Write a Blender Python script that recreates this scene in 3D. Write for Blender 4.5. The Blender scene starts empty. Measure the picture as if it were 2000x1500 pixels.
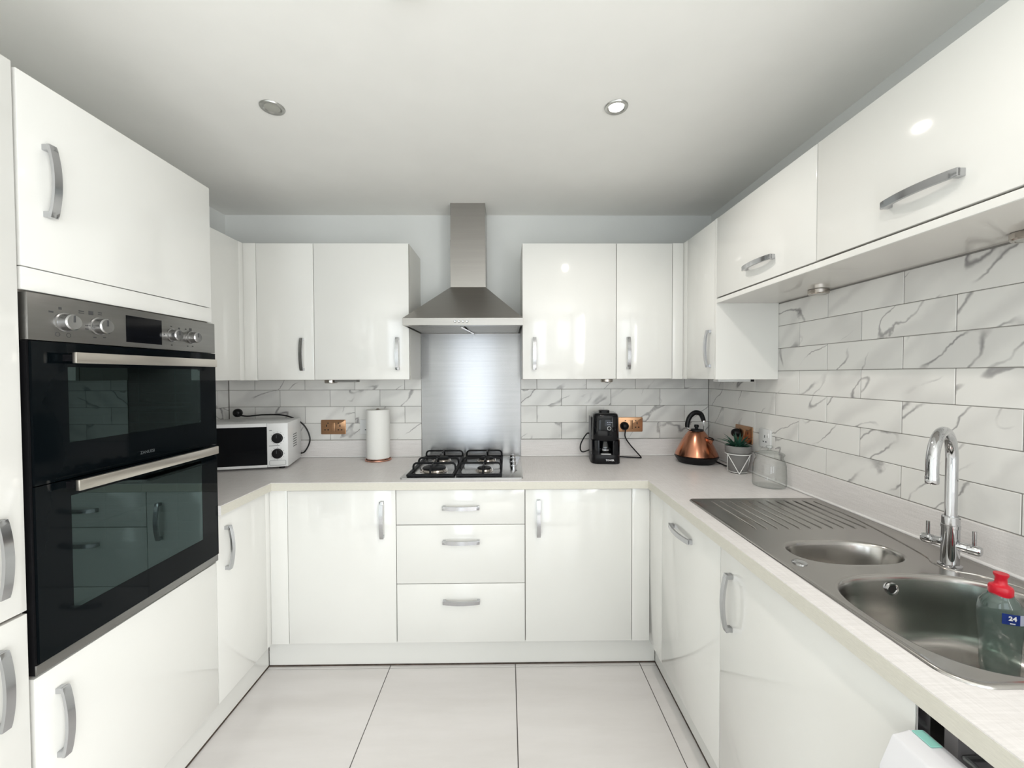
import bpy, bmesh, math, random
from mathutils import Vector, Matrix
random.seed(7)
PI = math.pi
scene = bpy.context.scene
COL = scene.collection

# ------------------------------------------------------------------ camera
FPX, PITCH, YAW, ROLL = 797.65, 0.02172, 0.01149, 0.00331
def cam_ray(px, py):
    u, v = (px-1000)/FPX, (750-py)/FPX
    c, s = math.cos(ROLL), math.sin(ROLL)
    u, v = u*c+v*s, -u*s+v*c
    d = Vector((u, math.cos(PITCH)+v*math.sin(PITCH), -math.sin(PITCH)+v*math.cos(PITCH)))
    c, s = math.cos(YAW), math.sin(YAW)
    return Vector((d.x*c+d.y*s, -d.x*s+d.y*c, d.z))
fw = cam_ray(1000, 750).normalized()
rt = (cam_ray(1001, 750)-cam_ray(1000, 750)).normalized()
up = rt.cross(fw)
cd = bpy.data.cameras.new('camera'); cam = bpy.data.objects.new('camera', cd); COL.objects.link(cam)
cd.sensor_width = 36.0; cd.lens = 36.0*FPX/2000.0; cd.clip_start = 0.02
m = Matrix((rt, up, -fw)).transposed().to_4x4(); m.translation = (0, -2.46905, 1.40037)
cam.matrix_world = m
scene.camera = cam

# ------------------------------------------------------------------ light
scene.view_settings.view_transform = 'Standard'
scene.view_settings.look = 'None'
scene.view_settings.exposure = 0.21
scene.view_settings.gamma = 1.0
scene.view_settings.use_curve_mapping = False
wd = bpy.data.worlds.new('sky'); scene.world = wd; wd.use_nodes = True
bg = wd.node_tree.nodes['Background']; bg.inputs[0].default_value = (0.80, 0.90, 1.0, 1); bg.inputs[1].default_value = 1.6

FRONT = -5.2                      # wall behind the camera, with the glazed doors
def area_light(name, loc, rot, sx, sy, power, col):
    l = bpy.data.lights.new(name, 'AREA'); l.shape = 'RECTANGLE'; l.size = sx; l.size_y = sy
    l.energy = power; l.color = col
    o = bpy.data.objects.new(name, l); COL.objects.link(o); o.location = loc; o.rotation_euler = rot
    return o
# daylight falling in through the glazed openings behind the camera: two in the end wall, one in the right wall, made floor-high to brighten the ceiling
area_light('window_daylight', (-0.625, FRONT-0.12, 1.08), (PI/2, 0, 0), .84, 2.0, 13, (0.90, 0.96, 1.0))
area_light('window_daylight', (0.75, FRONT-0.12, 1.45), (PI/2, 0, 0), .80, 1.3, 6, (0.90, 0.96, 1.0))
area_light('window_daylight', (1.42, -3.85, 1.07), (0, PI/2, 0), 2.1, 1.9, 84, (1.0, 0.984, 0.945))

# ------------------------------------------------------------------ materials
def new_mat(name):
    mt = bpy.data.materials.new(name); mt.use_nodes = True
    nt = mt.node_tree; b = nt.nodes['Principled BSDF']
    return mt, nt, b
def N(nt, t, **kw):
    n = nt.nodes.new(t)
    for k, v in kw.items(): setattr(n, k, v)
    return n
def coords(nt, scale=(1, 1, 1), rot=(0, 0, 0), kind='Object'):
    tc = N(nt, 'ShaderNodeTexCoord'); mp = N(nt, 'ShaderNodeMapping')
    mp.inputs['Scale'].default_value = scale; mp.inputs['Rotation'].default_value = rot
    nt.links.new(tc.outputs[kind], mp.inputs[0]); return mp
def noise(nt, vec, scale, detail=3, rough=.5):
    n = N(nt, 'ShaderNodeTexNoise'); n.inputs['Scale'].default_value = scale
    n.inputs['Detail'].default_value = detail; n.inputs['Roughness'].default_value = rough
    nt.links.new(vec.outputs[0], n.inputs['Vector']); return n
def ramp(nt, src, stops):
    r = N(nt, 'ShaderNodeValToRGB'); e = r.color_ramp.elements
    while len(e) < len(stops): e.new(0.5)
    for el, (p, c) in zip(e, stops):
        el.position = p; el.color = c if len(c) == 4 else (*c, 1)
    nt.links.new(src, r.inputs[0]); return r
def bump(nt, b, src, strength, dist=.001):
    n = N(nt, 'ShaderNodeBump'); n.inputs['Strength'].default_value = strength; n.inputs['Distance'].default_value = dist
    nt.links.new(src, n.inputs['Height']); nt.links.new(n.outputs[0], b.inputs['Normal']); return n
def plain(name, col, rough=.5, metal=0.0, var=0.03, nscale=6.0, coat=0.0, bumps=0.0, bscale=60., spec=.5, scale=(1, 1, 1), ior=1.5):
    """plain procedural material: slight noise variation of the colour and of the gloss"""
    mt, nt, b = new_mat(name)
    mp = coords(nt, scale); n = noise(nt, mp, nscale, 4)
    lo = tuple(max(0, c*(1-var)) for c in col); hi = tuple(min(1, c*(1+var)) for c in col)
    r = ramp(nt, n.outputs['Fac'], [(0.3, lo), (0.7, hi)])
    nt.links.new(r.outputs[0], b.inputs['Base Color'])
    b.inputs['Roughness'].default_value = rough; b.inputs['Metallic'].default_value = metal
    b.inputs['Coat Weight'].default_value = coat; b.inputs['Coat Roughness'].default_value = .05
    b.inputs['Specular IOR Level'].default_value = spec; b.inputs['IOR'].default_value = ior
    if bumps:
        n2 = noise(nt, mp, bscale, 3); bump(nt, b, n2.outputs['Fac'], bumps)
    return mt
def brushed(name, col, rough=.3, stretch=(3, 3, 260), aniso=0.0, var=.06, rvar=.08, rot=0.0, bmp=.04):
    mt, nt, b = new_mat(name)
    mp = coords(nt, stretch); n = noise(nt, mp, 1.0, 4, .6)
    r = ramp(nt, n.outputs['Fac'], [(.3, tuple(c*(1-var) for c in col)), (.7, tuple(min(1, c*(1+var)) for c in col))])
    nt.links.new(r.outputs[0], b.inputs['Base Color']); b.inputs['Metallic'].default_value = 1
    b.inputs['Roughness'].default_value = rough
    if aniso:
        b.inputs['Anisotropic'].default_value = aniso; b.inputs['Anisotropic Rotation'].default_value = rot
        t = N(nt, 'ShaderNodeTangent', direction_type='UV_MAP'); nt.links.new(t.outputs[0], b.inputs['Tangent'])
    if bmp: bump(nt, b, n.outputs['Fac'], bmp, .0005)
    return mt
def marble(name):
    mt, nt, b = new_mat(name)
    tc = N(nt, 'ShaderNodeTexCoord'); oi = N(nt, 'ShaderNodeObjectInfo')
    cmb = N(nt, 'ShaderNodeVectorMath', operation='MULTIPLY'); cmb.inputs[1].default_value = (37, 53, 29)
    nt.links.new(oi.outputs['Random'], cmb.inputs[0])
    add = N(nt, 'ShaderNodeVectorMath', operation='ADD')
    sx_ = N(nt, 'ShaderNodeSeparateXYZ'); nt.links.new(tc.outputs['Object'], sx_.inputs[0])
    hh_ = N(nt, 'ShaderNodeMath', operation='SUBTRACT'); nt.links.new(sx_.outputs[0], hh_.inputs[0]); nt.links.new(sx_.outputs[1], hh_.inputs[1])
    cx_ = N(nt, 'ShaderNodeCombineXYZ'); nt.links.new(hh_.outputs[0], cx_.inputs[0]); nt.links.new(sx_.outputs[2], cx_.inputs[1])
    nt.links.new(cx_.outputs[0], add.inputs[0]); nt.links.new(cmb.outputs[0], add.inputs[1])
    warp = noise(nt, add, 7, 4, .6)
    ws = N(nt, 'ShaderNodeVectorMath', operation='SCALE'); ws.inputs['Scale'].default_value = .055
    nt.links.new(warp.outputs['Color'], ws.inputs[0])
    add2 = N(nt, 'ShaderNodeVectorMath', operation='ADD')
    nt.links.new(add.outputs[0], add2.inputs[0]); nt.links.new(ws.outputs[0], add2.inputs[1])
    mp = N(nt, 'ShaderNodeMapping', vector_type='TEXTURE'); mp.inputs['Rotation'].default_value = (0, 0, .72); mp.inputs['Scale'].default_value = (2.1, .85, 1)
    nt.links.new(add2.outputs[0], mp.inputs[0])
    def ridge(scale, w, lo):
        n = noise(nt, mp, scale, 1.5, .45)
        s = N(nt, 'ShaderNodeMath', operation='SUBTRACT'); s.inputs[1].default_value = .5
        nt.links.new(n.outputs['Fac'], s.inputs[0])
        a = N(nt, 'ShaderNodeMath', operation='ABSOLUTE'); nt.links.new(s.outputs[0], a.inputs[0])
        m_ = N(nt, 'ShaderNodeMapRange', interpolation_type='SMOOTHSTEP'); nt.links.new(a.outputs[0], m_.inputs[0])
        m_.inputs[1].default_value = 0; m_.inputs[2].default_value = w; m_.inputs[3].default_value = lo; m_.inputs[4].default_value = 0
        return m_
    v1 = ridge(5.8, .017, .72); v2 = ridge(4.2, .09, .17)
    msk = noise(nt, add, 6.0, 2); mr = N(nt, 'ShaderNodeMapRange', interpolation_type='SMOOTHSTEP')
    nt.links.new(msk.outputs['Fac'], mr.inputs[0]); mr.inputs[1].default_value = .40; mr.inputs[2].default_value = .58
    mu = N(nt, 'ShaderNodeMath', operation='MULTIPLY'); nt.links.new(v1.outputs[0], mu.inputs[0]); nt.links.new(mr.outputs[0], mu.inputs[1])
    ad = N(nt, 'ShaderNodeMath', operation='ADD', use_clamp=True); nt.links.new(mu.outputs[0], ad.inputs[0]); nt.links.new(v2.outputs[0], ad.inputs[1])
    mx = N(nt, 'ShaderNodeMix', data_type='RGBA'); nt.links.new(ad.outputs[0], mx.inputs['Factor'])
    mx.inputs['A'].default_value = (.80, .795, .768, 1); mx.inputs['B'].default_value = (.22, .21, .215, 1)
    nt.links.new(mx.outputs['Result'], b.inputs['Base Color'])
    b.inputs['Roughness'].default_value = .22
    return mt
def glassy(name, tint, ior=1.5, rough=0.0, body=None, bodyfac=0.0, edge=.9, gtint=(1, 1, 1), edgetint=None):
    """thin clear sheet: fresnel reflection over tinted see-through"""
    mt, nt, b = new_mat(name)
    out = nt.nodes['Material Output']
    tr = N(nt, 'ShaderNodeBsdfTransparent'); tr.inputs[0].default_value = (*tint, 1)
    gl = N(nt, 'ShaderNodeBsdfGlossy'); gl.inputs['Roughness'].default_value = rough
    lw = N(nt, 'ShaderNodeLayerWeight'); lw.inputs['Blend'].default_value = .5
    pw = N(nt, 'ShaderNodeMath', operation='POWER'); pw.inputs[1].default_value = 4.0; nt.links.new(lw.outputs['Facing'], pw.inputs[0])
    fr = N(nt, 'ShaderNodeMapRange'); nt.links.new(pw.outputs[0], fr.inputs[0])
    fr.inputs[3].default_value = ((ior-1)/(ior+1))**2; fr.inputs[4].default_value = edge
    gl.inputs[0].default_value = (*gtint, 1)
    mp = coords(nt); nz = noise(nt, mp, 8, 2); bp = N(nt, 'ShaderNodeBump'); bp.inputs['Strength'].default_value = .02
    nt.links.new(nz.outputs['Fac'], bp.inputs['Height']); nt.links.new(bp.outputs[0], gl.inputs['Normal'])
    if edgetint:
        p2 = N(nt, 'ShaderNodeMath', operation='POWER'); p2.inputs[1].default_value = 2.5; nt.links.new(lw.outputs['Facing'], p2.inputs[0])
        et = ramp(nt, p2.outputs[0], [(0.0, tint), (1.0, edgetint)]); nt.links.new(et.outputs[0], tr.inputs[0])
    last = tr
    if body:
        df = N(nt, 'ShaderNodeBsdfDiffuse'); df.inputs[0].default_value = (*body, 1)
        m0 = N(nt, 'ShaderNodeMixShader'); m0.inputs[0].default_value = bodyfac
        nt.links.new(tr.outputs[0], m0.inputs[1]); nt.links.new(df.outputs[0], m0.inputs[2]); last = m0
    mix = N(nt, 'ShaderNodeMixShader'); nt.links.new(fr.outputs[0], mix.inputs[0])
    nt.links.new(last.outputs[0], mix.inputs[1]); nt.links.new(gl.outputs[0], mix.inputs[2])
    nt.links.new(mix.outputs[0], out.inputs[0]); nt.nodes.remove(b)
    return mt
def emit(name, col, s):
    mt, nt, b = new_mat(name)
    b.inputs['Base Color'].default_value = (*col, 1); b.inputs['Emission Color'].default_value = (*col, 1); b.inputs['Emission Strength'].default_value = s
    return mt
def worktop_mat():
    mt, nt, b = new_mat('worktop_laminate')
    mp = coords(nt, (14, 260, 260)); n = noise(nt, mp, 1.0, 4, .6)
    mp2 = coords(nt, (260, 14, 260)); n2 = noise(nt, mp2, 1.0, 4, .6)
    mx = N(nt, 'ShaderNodeMath', operation='ADD'); nt.links.new(n.outputs['Fac'], mx.inputs[0]); nt.links.new(n2.outputs['Fac'], mx.inputs[1])
    hf = N(nt, 'ShaderNodeMath', operation='MULTIPLY'); hf.inputs[1].default_value = .5; nt.links.new(mx.outputs[0], hf.inputs[0])
    r = ramp(nt, hf.outputs[0], [(.36, (.70, .675, .66)), (.62, (.815, .79, .78))])
    nt.links.new(r.outputs[0], b.inputs['Base Color']); b.inputs['Roughness'].default_value = .36
    return mt
def floor_mat():
    mt, nt, b = new_mat('floor_porcelain')
    oi = N(nt, 'ShaderNodeObjectInfo'); tc = N(nt, 'ShaderNodeTexCoord')
    cmb = N(nt, 'ShaderNodeVectorMath', operation='MULTIPLY'); cmb.inputs[1].default_value = (31, 17, 5); nt.links.new(oi.outputs['Random'], cmb.inputs[0])
    ad = N(nt, 'ShaderNodeVectorMath', operation='ADD'); nt.links.new(tc.outputs['Object'], ad.inputs[0]); nt.links.new(cmb.outputs[0], ad.inputs[1])
    mp = N(nt, 'ShaderNodeMapping'); mp.inputs['Scale'].default_value = (1.2, 6, 1); mp.inputs['Rotation'].default_value = (0, 0, .35); nt.links.new(ad.outputs[0], mp.inputs[0])
    n = noise(nt, mp, 1.3, 5, .6)
    r = ramp(nt, n.outputs['Fac'], [(.35, (.745, .718, .70)), (.65, (.805, .778, .765))])
    nt.links.new(r.outputs[0], b.inputs['Base Color']); b.inputs['Roughness'].default_value = .16
    return mt

M = {}
M['ceiling'] = plain('ceiling_paint', (.90, .895, .86), .75, var=.012, bumps=.05, bscale=180)
M['wall'] = plain('wall_paint', (.74, .755, .74), .7, var=.012, bumps=.05, bscale=180)
M['grout'] = plain('grout', (.26, .25, .235), .9, var=.1, nscale=40)
M['fgrout'] = plain('floor_grout', (.10, .09, .085), .9, var=.1, nscale=40)
M['marble'] = marble('marble_tile')
M['floor'] = floor_mat()
M['gloss'] = plain('gloss_cabinet_white', (.81, .808, .776), .10, var=.006, coat=.35)
M['underside'] = plain('underside_laminate', (.66, .635, .59), .07, var=.01, spec=.7)
M['carcass'] = plain('carcass_white', (.74, .735, .69), .4, var=.01)
M['gap'] = plain('gap_shade_colour', (.30, .27, .24), .6)  # shade of the gaps between fronts, put in as a dark colour
M['worktop'] = worktop_mat()
M['edge'] = plain('worktop_edging', (.66, .64, .565), .4, var=.05, nscale=3, scale=(30, 30, 220))
M['chrome'] = plain('chrome', (.58, .585, .60), .06, 1.0, var=.01)
M['knob'] = plain('knob_metal', (.42, .42, .42), .24, 1.0, var=.03)
M['handle'] = plain('satin_chrome_handle', (.50, .505, .52), .15, 1.0, var=.02)
M['steel'] = brushed('brushed_steel', (.37, .355, .335), .29, (3, 3, 80), rvar=.03, var=.03, bmp=0)
M['ovensteel'] = brushed('oven_steel', (.27, .265, .255), .36, (6, 6, 110), rvar=.03, var=.04, bmp=0)
M['barsteel'] = brushed('handle_bar_steel', (.62, .585, .53), .34, (6, 6, 110), rvar=.03, var=.04, bmp=0)
M['plate'] = brushed('splashback_steel', (.36, .36, .365), .25, (2, 2, 90), aniso=.85, rvar=.02, rot=.25, var=.04, bmp=0)
M['sink'] = brushed('sink_steel', (.44, .425, .405), .23, (40, 3, 40), var=.012, rvar=.008, bmp=.0)
M['hobsteel'] = brushed('hob_steel', (.60, .60, .60), .25, (5, 80, 5), rvar=.03, var=.03, bmp=0)
M['filter'] = plain('filter_mesh', (.36, .36, .35), .45, 1.0, var=.2, nscale=500)
M['black'] = plain('black_plastic', (.006, .006, .007), .34, var=.15, spec=.25)
M['blackgloss'] = plain('black_gloss', (.003, .0035, .005), .09, var=.1, spec=.28)
M['iron'] = plain('cast_iron', (.006, .0065, .008), .45, var=.2, nscale=60, spec=.2)
M['ovenglass'] = plain('oven_black_glass', (.0025, .004, .005), .05, var=.05, spec=.10)
M['ovenpane'] = glassy('oven_window_glass', (.13, .19, .19), 1.72, gtint=(.70, .93, .92))
M['enamel'] = plain('oven_enamel', (.045, .06, .062), .35, var=.2)
M['rack'] = plain('rack_wire', (.55, .58, .57), .3, 1.0)
M['white_pl'] = plain('white_plastic', (.78, .79, .79), .3, var=.01)
M['appl'] = plain('white_enamel', (.80, .80, .83), .25, var=.01)
M['paper'] = plain('paper_towel', (.84, .84, .81), .9, var=.015, bumps=.25, bscale=220)
M['copper'] = brushed('copper', (.56, .25, .155), .22, (60, 60, 3), rvar=.02, bmp=0)
M['bronze'] = brushed('bronze_socket', (.52, .30, .17), .33, (4, 4, 90), rvar=.03, bmp=0)
M['copperwire'] = plain('rose_copper_wire', (.62, .33, .25), .25, 1.0)
M['dark'] = plain('dark_hole', (.008, .007, .006), .7)
M['pot'] = plain('grey_ceramic_pot', (.21, .205, .20), .6, var=.08, nscale=20)
M['wire'] = plain('white_wire', (.82, .82, .80), .4)
M['soil'] = plain('soil', (.018, .014, .011), .95, var=.4, nscale=90, bumps=.6, bscale=120)
M['leaf'] = plain('succulent_leaf', (.022, .085, .055), .42, var=.35, nscale=25)
M['glass'] = glassy('clear_jar_glass', (.965, .975, .97), 1.6, edge=.7, edgetint=(.40, .43, .42))
M['carafe'] = glassy('carafe_glass', (.5, .53, .55), 1.5)
M['bottle'] = glassy('bottle_plastic', (.66, .74, .71), 1.5, .06, (.20, .26, .24), .30, edgetint=(.25, .32, .30))
M['red'] = plain('red_plastic', (.62, .012, .03), .3, var=.06)
M['blue'] = plain('blue_label', (.008, .03, .20), .4)
M['print'] = plain('white_print', (.80, .80, .82), .5)
M['lblue'] = plain('pale_label', (.45, .48, .60), .5)
M['greyprint'] = plain('grey_print', (.09, .10, .105), .4)
M['darkprint'] = plain('dark_print', (.05, .05, .052), .5)
M['teal'] = plain('teal_sticker', (.30, .66, .58), .5)
M['nickel'] = plain('nickel', (.50, .46, .42), .22, 1.0)
M['lamp_off'] = plain('lamp_glass', (.40, .40, .36), .25)
M['bezel'] = plain('bezel_chrome', (.50, .50, .48), .3, 1.0)
M['lamp_on'] = emit('lit_lamp', (1.0, .97, .93), 16)
M['seal'] = plain('brown_seal', (.07, .05, .038), .8, var=.4, nscale=30)
M['sealant'] = plain('white_sealant', (.82, .81, .80), .4)
M['tub'] = plain('dishwasher_steel', (.46, .44, .445), .4, .35, var=.06)
M['frame'] = plain('window_frame_white', (.75, .76, .77), .4)

# ------------------------------------------------------------------ geometry helpers
ORG = {}
def root(name, label, cat, loc=(0, 0, 0), group=None):
    o = bpy.data.objects.new(name, None); COL.objects.link(o); o.location = loc
    o.empty_display_size = .05
    o['label'] = label; o['category'] = cat
    if group: o['group'] = group
    ORG[o] = Vector(loc); return o
def finish(bm, name, smooth=35):
    bmesh.ops.recalc_face_normals(bm, faces=bm.faces[:])
    me = bpy.data.meshes.new(name); bm.to_mesh(me); bm.free()
    if smooth:
        me.polygons.foreach_set('use_smooth', [True]*len(me.polygons))
        me.set_sharp_from_angle(angle=math.radians(smooth))
    return me
def obj(name, bm, mat, parent=None, smooth=35, label=None):
    """bm is in world coordinates; a child keeps the origin of its thing"""
    org = ORG.get(parent, Vector((0, 0, 0)))
    if parent is None:
        xs = [v.co for v in bm.verts]
        org = Vector(((min(v.x for v in xs)+max(v.x for v in xs))/2, (min(v.y for v in xs)+max(v.y for v in xs))/2, min(v.z for v in xs)))
    bmesh.ops.translate(bm, verts=bm.verts[:], vec=-org)
    me = finish(bm, name, smooth)
    me.materials.append(M[mat] if isinstance(mat, str) else mat)
    o = bpy.data.objects.new(name, me); COL.objects.link(o)
    if parent is not None: o.parent = parent
    else: o.location = org
    ORG[o] = org
    if label: o['label'] = label
    return o
def tag(o, label, cat, group=None):
    o['label'] = label; o['category'] = cat
    if group: o['group'] = group
    return o
def struct(o, label=None):
    o['kind'] = 'structure'
    if label: o['label'] = label
    return o
def place(me, name, loc, rot, parent, label=None):
    """shared mesh put at a world location under a thing or part"""
    o = bpy.data.objects.new(name, me); COL.objects.link(o); o.parent = parent
    o.location = Vector(loc)-ORG[parent]; o.rotation_euler = rot
    if label: o['label'] = label
    return o
def BM(): return bmesh.new()
def box(bm, x0, x1, y0, y1, z0, z1, bev=0.0, seg=2):
    c = Vector(((x0+x1)/2, (y0+y1)/2, (z0+z1)/2))
    g = bmesh.ops.create_cube(bm, size=1, matrix=Matrix.Translation(c) @ Matrix.Diagonal((abs(x1-x0), abs(y1-y0), abs(z1-z0), 1)))
    if bev:
        es = list({e for v in g['verts'] for e in v.link_edges})
        bmesh.ops.bevel(bm, geom=es, offset=bev, segments=seg, affect='EDGES', profile=.5)
    return bm
def b1(x0, x1, y0, y1, z0, z1, bev=0.0, seg=2): return box(BM(), x0, x1, y0, y1, z0, z1, bev, seg)
def ring_faces(bm, rings, close=True, cap0=False, cap1=False):
    n = len(rings[0])
    for a, b in zip(rings, rings[1:]):
        for i in range(n if close else n-1):
            j = (i+1) % n
            try: bm.faces.new((a[i], a[j], b[j], b[i]))
            except ValueError: pass
    if cap0: bm.faces.new(list(reversed(rings[0])))
    if cap1: bm.faces.new(rings[-1])
def lathe(bm, prof, c=(0, 0, 0), seg=40, mat=None):
    """prof: list of (r, z); closed caps where r = 0"""
    rings = []
    for r, z in prof:
        if r < 1e-6: rings.append([bm.verts.new((0, 0, z))])
        else: rings.append([bm.verts.new((r*math.cos(2*PI*i/seg), r*math.sin(2*PI*i/seg), z)) for i in range(seg)])
    for a, b in zip(rings, rings[1:]):
        if len(a) == 1 and len(b) == 1: continue
        for i in range(seg):
            j = (i+1) % seg
            if len(a) == 1: bm.faces.new((a[0], b[j], b[i]))
            elif len(b) == 1: bm.faces.new((a[i], a[j], b[0]))
            else: bm.faces.new((a[i], a[j], b[j], b[i]))
    vs = [v for r in rings for v in r]
    mm = Matrix.Translation(c) @ (mat if mat else Matrix.Identity(4))
    bmesh.ops.transform(bm, matrix=mm, verts=vs); return bm
AX = {'x': Matrix.Rotation(PI/2, 4, 'Y'), '-x': Matrix.Rotation(-PI/2, 4, 'Y'), 'y': Matrix.Rotation(-PI/2, 4, 'X'), '-y': Matrix.Rotation(PI/2, 4, 'X'), 'z': Matrix.Identity(4), '-z': Matrix.Rotation(PI, 4, 'X')}
def disc(bm, c, r, h, axis='z', seg=32, bev=0.0):
    pr = [(0, 0), (r, 0), (r, h), (0, h)] if not bev else [(0, 0), (r, 0), (r, h-bev), (r-bev*.3, h-bev*.3), (r-bev, h), (0, h)]
    return lathe(bm, pr, c, seg, AX[axis])
def smooth_path(pts, n=8):
    pts = [Vector(p) for p in pts]; out = []
    P = [pts[0]*2-pts[1]]+pts+[pts[-1]*2-pts[-2]]
    for i in range(1, len(P)-2):
        for k in range(n):
            t = k/n; a, b, c, d = P[i-1], P[i], P[i+1], P[i+2]
            out.append(.5*((2*b)+(c-a)*t+(2*a-5*b+4*c-d)*t*t+(3*b-a-3*c+d)*t**3))
    out.append(pts[-1]); return out
def tube(bm, pts, r, seg=12, closed=False, caps=True):
    pts = [Vector(p) for p in pts]; n = len(pts); rings = []; prev = None
    for i, p in enumerate(pts):
        a = pts[(i-1) % n] if (closed or i > 0) else pts[0]
        b = pts[(i+1) % n] if (closed or i < n-1) else pts[-1]
        t = (b-a).normalized()
        if prev is None:
            ref = Vector((0, 0, 1)) if abs(t.z) < .9 else Vector((1, 0, 0))
            u = t.cross(ref).normalized()
        else:
            u = (prev-t*prev.dot(t)).normalized()
        prev = u; w = t.cross(u)
        rr = r[i] if isinstance(r, (list, tuple)) else r
        rings.append([bm.verts.new(p+u*rr*math.cos(2*PI*k/seg)+w*rr*math.sin(2*PI*k/seg)) for k in range(seg)])
    if closed: ring_faces(bm, rings+[rings[0]])
    else: ring_faces(bm, rings, True, caps, caps)
    return bm
def circle_pts(c, r, n=40, axis='z'):
    out = []
    for i in range(n):
        a = 2*PI*i/n; u, v = r*math.cos(a), r*math.sin(a)
        d = {'z': (u, v, 0), 'y': (u, 0, v), 'x': (0, u, v)}[axis]
        out.append(Vector(c)+Vector(d))
    return out
def prism(bm, poly, axis, a, b, bev=0):
    """poly in the plane across axis: 'y' -> (x,z), 'x' -> (y,z), 'z' -> (x,y)"""
    def P(p, t): return {'y': (p[0], t, p[1]), 'x': (t, p[0], p[1]), 'z': (p[0], p[1], t)}[axis]
    r0 = [bm.verts.new(P(p, a)) for p in poly]; r1 = [bm.verts.new(P(p, b)) for p in poly]
    ring_faces(bm, [r0, r1], True, True, True)
    if bev:
        es = list({e for v in r0+r1 for e in v.link_edges})
        bmesh.ops.bevel(bm, geom=es, offset=bev, segments=2, affect='EDGES', profile=.5)
    return bm
def rrect(x0, x1, y0, y1, r, n=6):
    out = []
    for cx, cy, a0 in ((x1-r, y1-r, 0), (x0+r, y1-r, PI/2), (x0+r, y0+r, PI), (x1-r, y0+r, 1.5*PI)):
        for k in range(n+1):
            a = a0+PI/2*k/n; out.append((cx+r*math.cos(a), cy+r*math.sin(a)))
    return out
def superell(cx, cy, a, b, n, seg=72):
    out = []
    for i in range(seg):
        t = 2*PI*i/seg; c, s = math.cos(t), math.sin(t)
        out.append((cx+a*math.copysign(abs(c)**(2/n), c), cy+b*math.copysign(abs(s)**(2/n), s)))
    return out
def text_mesh(s, size, mat, name, bold=0.0):
    cu = bpy.data.curves.new(name, 'FONT'); cu.body = s; cu.size = size; cu.align_x = 'CENTER'; cu.align_y = 'CENTER'
    cu.extrude = .0003; cu.offset = bold; cu.resolution_u = 2
    t = bpy.data.objects.new(name, cu); COL.objects.link(t)
    me = bpy.data.meshes.new_from_object(t); bpy.data.objects.remove(t)
    me.materials.clear(); me.materials.append(M[mat]); return me

# ------------------------------------------------------------------ key sizes
W, WB = .9106, .8731             # worktop top and underside
XL, XR = -1.102, .664            # door planes of the left and right runs
YB = -.5795                      # door plane of the back base run
YU, XRU, XLU = -.297, .938, -1.385   # door planes of the wall units
ZUB, ZUT, ZC = 1.3773, 2.0975, 2.358
LW, RW = -1.675, 1.232           # wall faces
TR = 1.221                       # face of the right wall's tiles
ZP = .1457                       # plinth height
DT = .018                        # door thickness

# ------------------------------------------------------------------ room shell
wl = struct(obj('wall_left', b1(LW-.1, LW, FRONT-.1, .1, -.05, ZC+.05), 'wall', smooth=0))
bm = BM(); SW0, SW1, SZ0, SZ1 = -4.80, -2.90, 0.0, 2.14
for q in ((FRONT-.1, SW0, -.05, ZC+.05), (SW1, .1, -.05, ZC+.05), (SW0, SW1, -.05, SZ0), (SW0, SW1, SZ1, ZC+.05)): box(bm, RW, RW+.1, *q)
wr = struct(obj('wall_right', bm, 'wall', smooth=0))
wb = struct(obj('wall_back', b1(LW, RW, 0, .1, -.05, ZC+.05), 'wall', smooth=0))
struct(obj('ceiling', b1(LW-.1, RW+.1, FRONT-.1, .1, ZC, ZC+.1), 'ceiling', smooth=0))
fl = struct(obj('floor', b1(LW-.1, RW+.1, FRONT-.1, .1, -.06, -.004), 'fgrout', smooth=0))
bm = BM()                        # wall behind the camera, open where the glazed door and the window are
D0, D1, DH = -1.05, -.20, 2.12
V0, V1, VZ0, VZ1 = .34, 1.16, .80, 2.12
for (a, b, c, d) in ((LW, D0, 0, ZC), (D0, V1, DH, ZC), (D1, V0, 0, DH), (V0, V1, 0, VZ0), (V1, RW, 0, ZC)):
    box(bm, a, b, FRONT-.1, FRONT, c, d)
struct(obj('wall_front', bm, 'wall', smooth=0))
def glazed(name, x0, x1, z0, z1, mull):
    w = root(name, 'white framed glazing in the wall opposite the hob', 'window', ((x0+x1)/2, FRONT-.05, z0)); del w['category']; struct(w)
    f = .05
    for q in ((x0, x0+f, z0, z1), (x1-f, x1, z0, z1), (x0+f, x1-f, z0, z0+f), (x0+f, x1-f, z1-f, z1)):
        obj('window_frame', b1(q[0], q[1], FRONT-.08, FRONT-.02, q[2], q[3], .004), 'frame', w)
    for x in mull: obj('mullion', b1(x-.035, x+.035, FRONT-.08, FRONT-.02, z0+f, z1-f, .004), 'frame', w)
glazed('door_1', D0, D1, 0, DH, ())
glazed('window_1', V0, V1, VZ0, VZ1, ())

w = root('side_opening', 'unseen white framed glazing in the right wall, made floor-high to brighten the ceiling', 'door', (RW+.05, (SW0+SW1)/2, SZ0)); del w['category']; struct(w)  # unseen side opening, taken down to the floor so its light reaches the ceiling
for q in ((SW0, SW0+.05, SZ0, SZ1), (SW1-.05, SW1, SZ0, SZ1), (SW0+.05, SW1-.05, SZ0, SZ0+.05), (SW0+.05, SW1-.05, SZ1-.05, SZ1)):
    obj('window_frame', b1(RW+.02, RW+.08, *q, .004), 'frame', w)
obj('mullion', b1(RW+.02, RW+.08, (SW0+SW1)/2-.035, (SW0+SW1)/2+.035, SZ0+.05, SZ1-.05, .004), 'frame', w)

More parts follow.
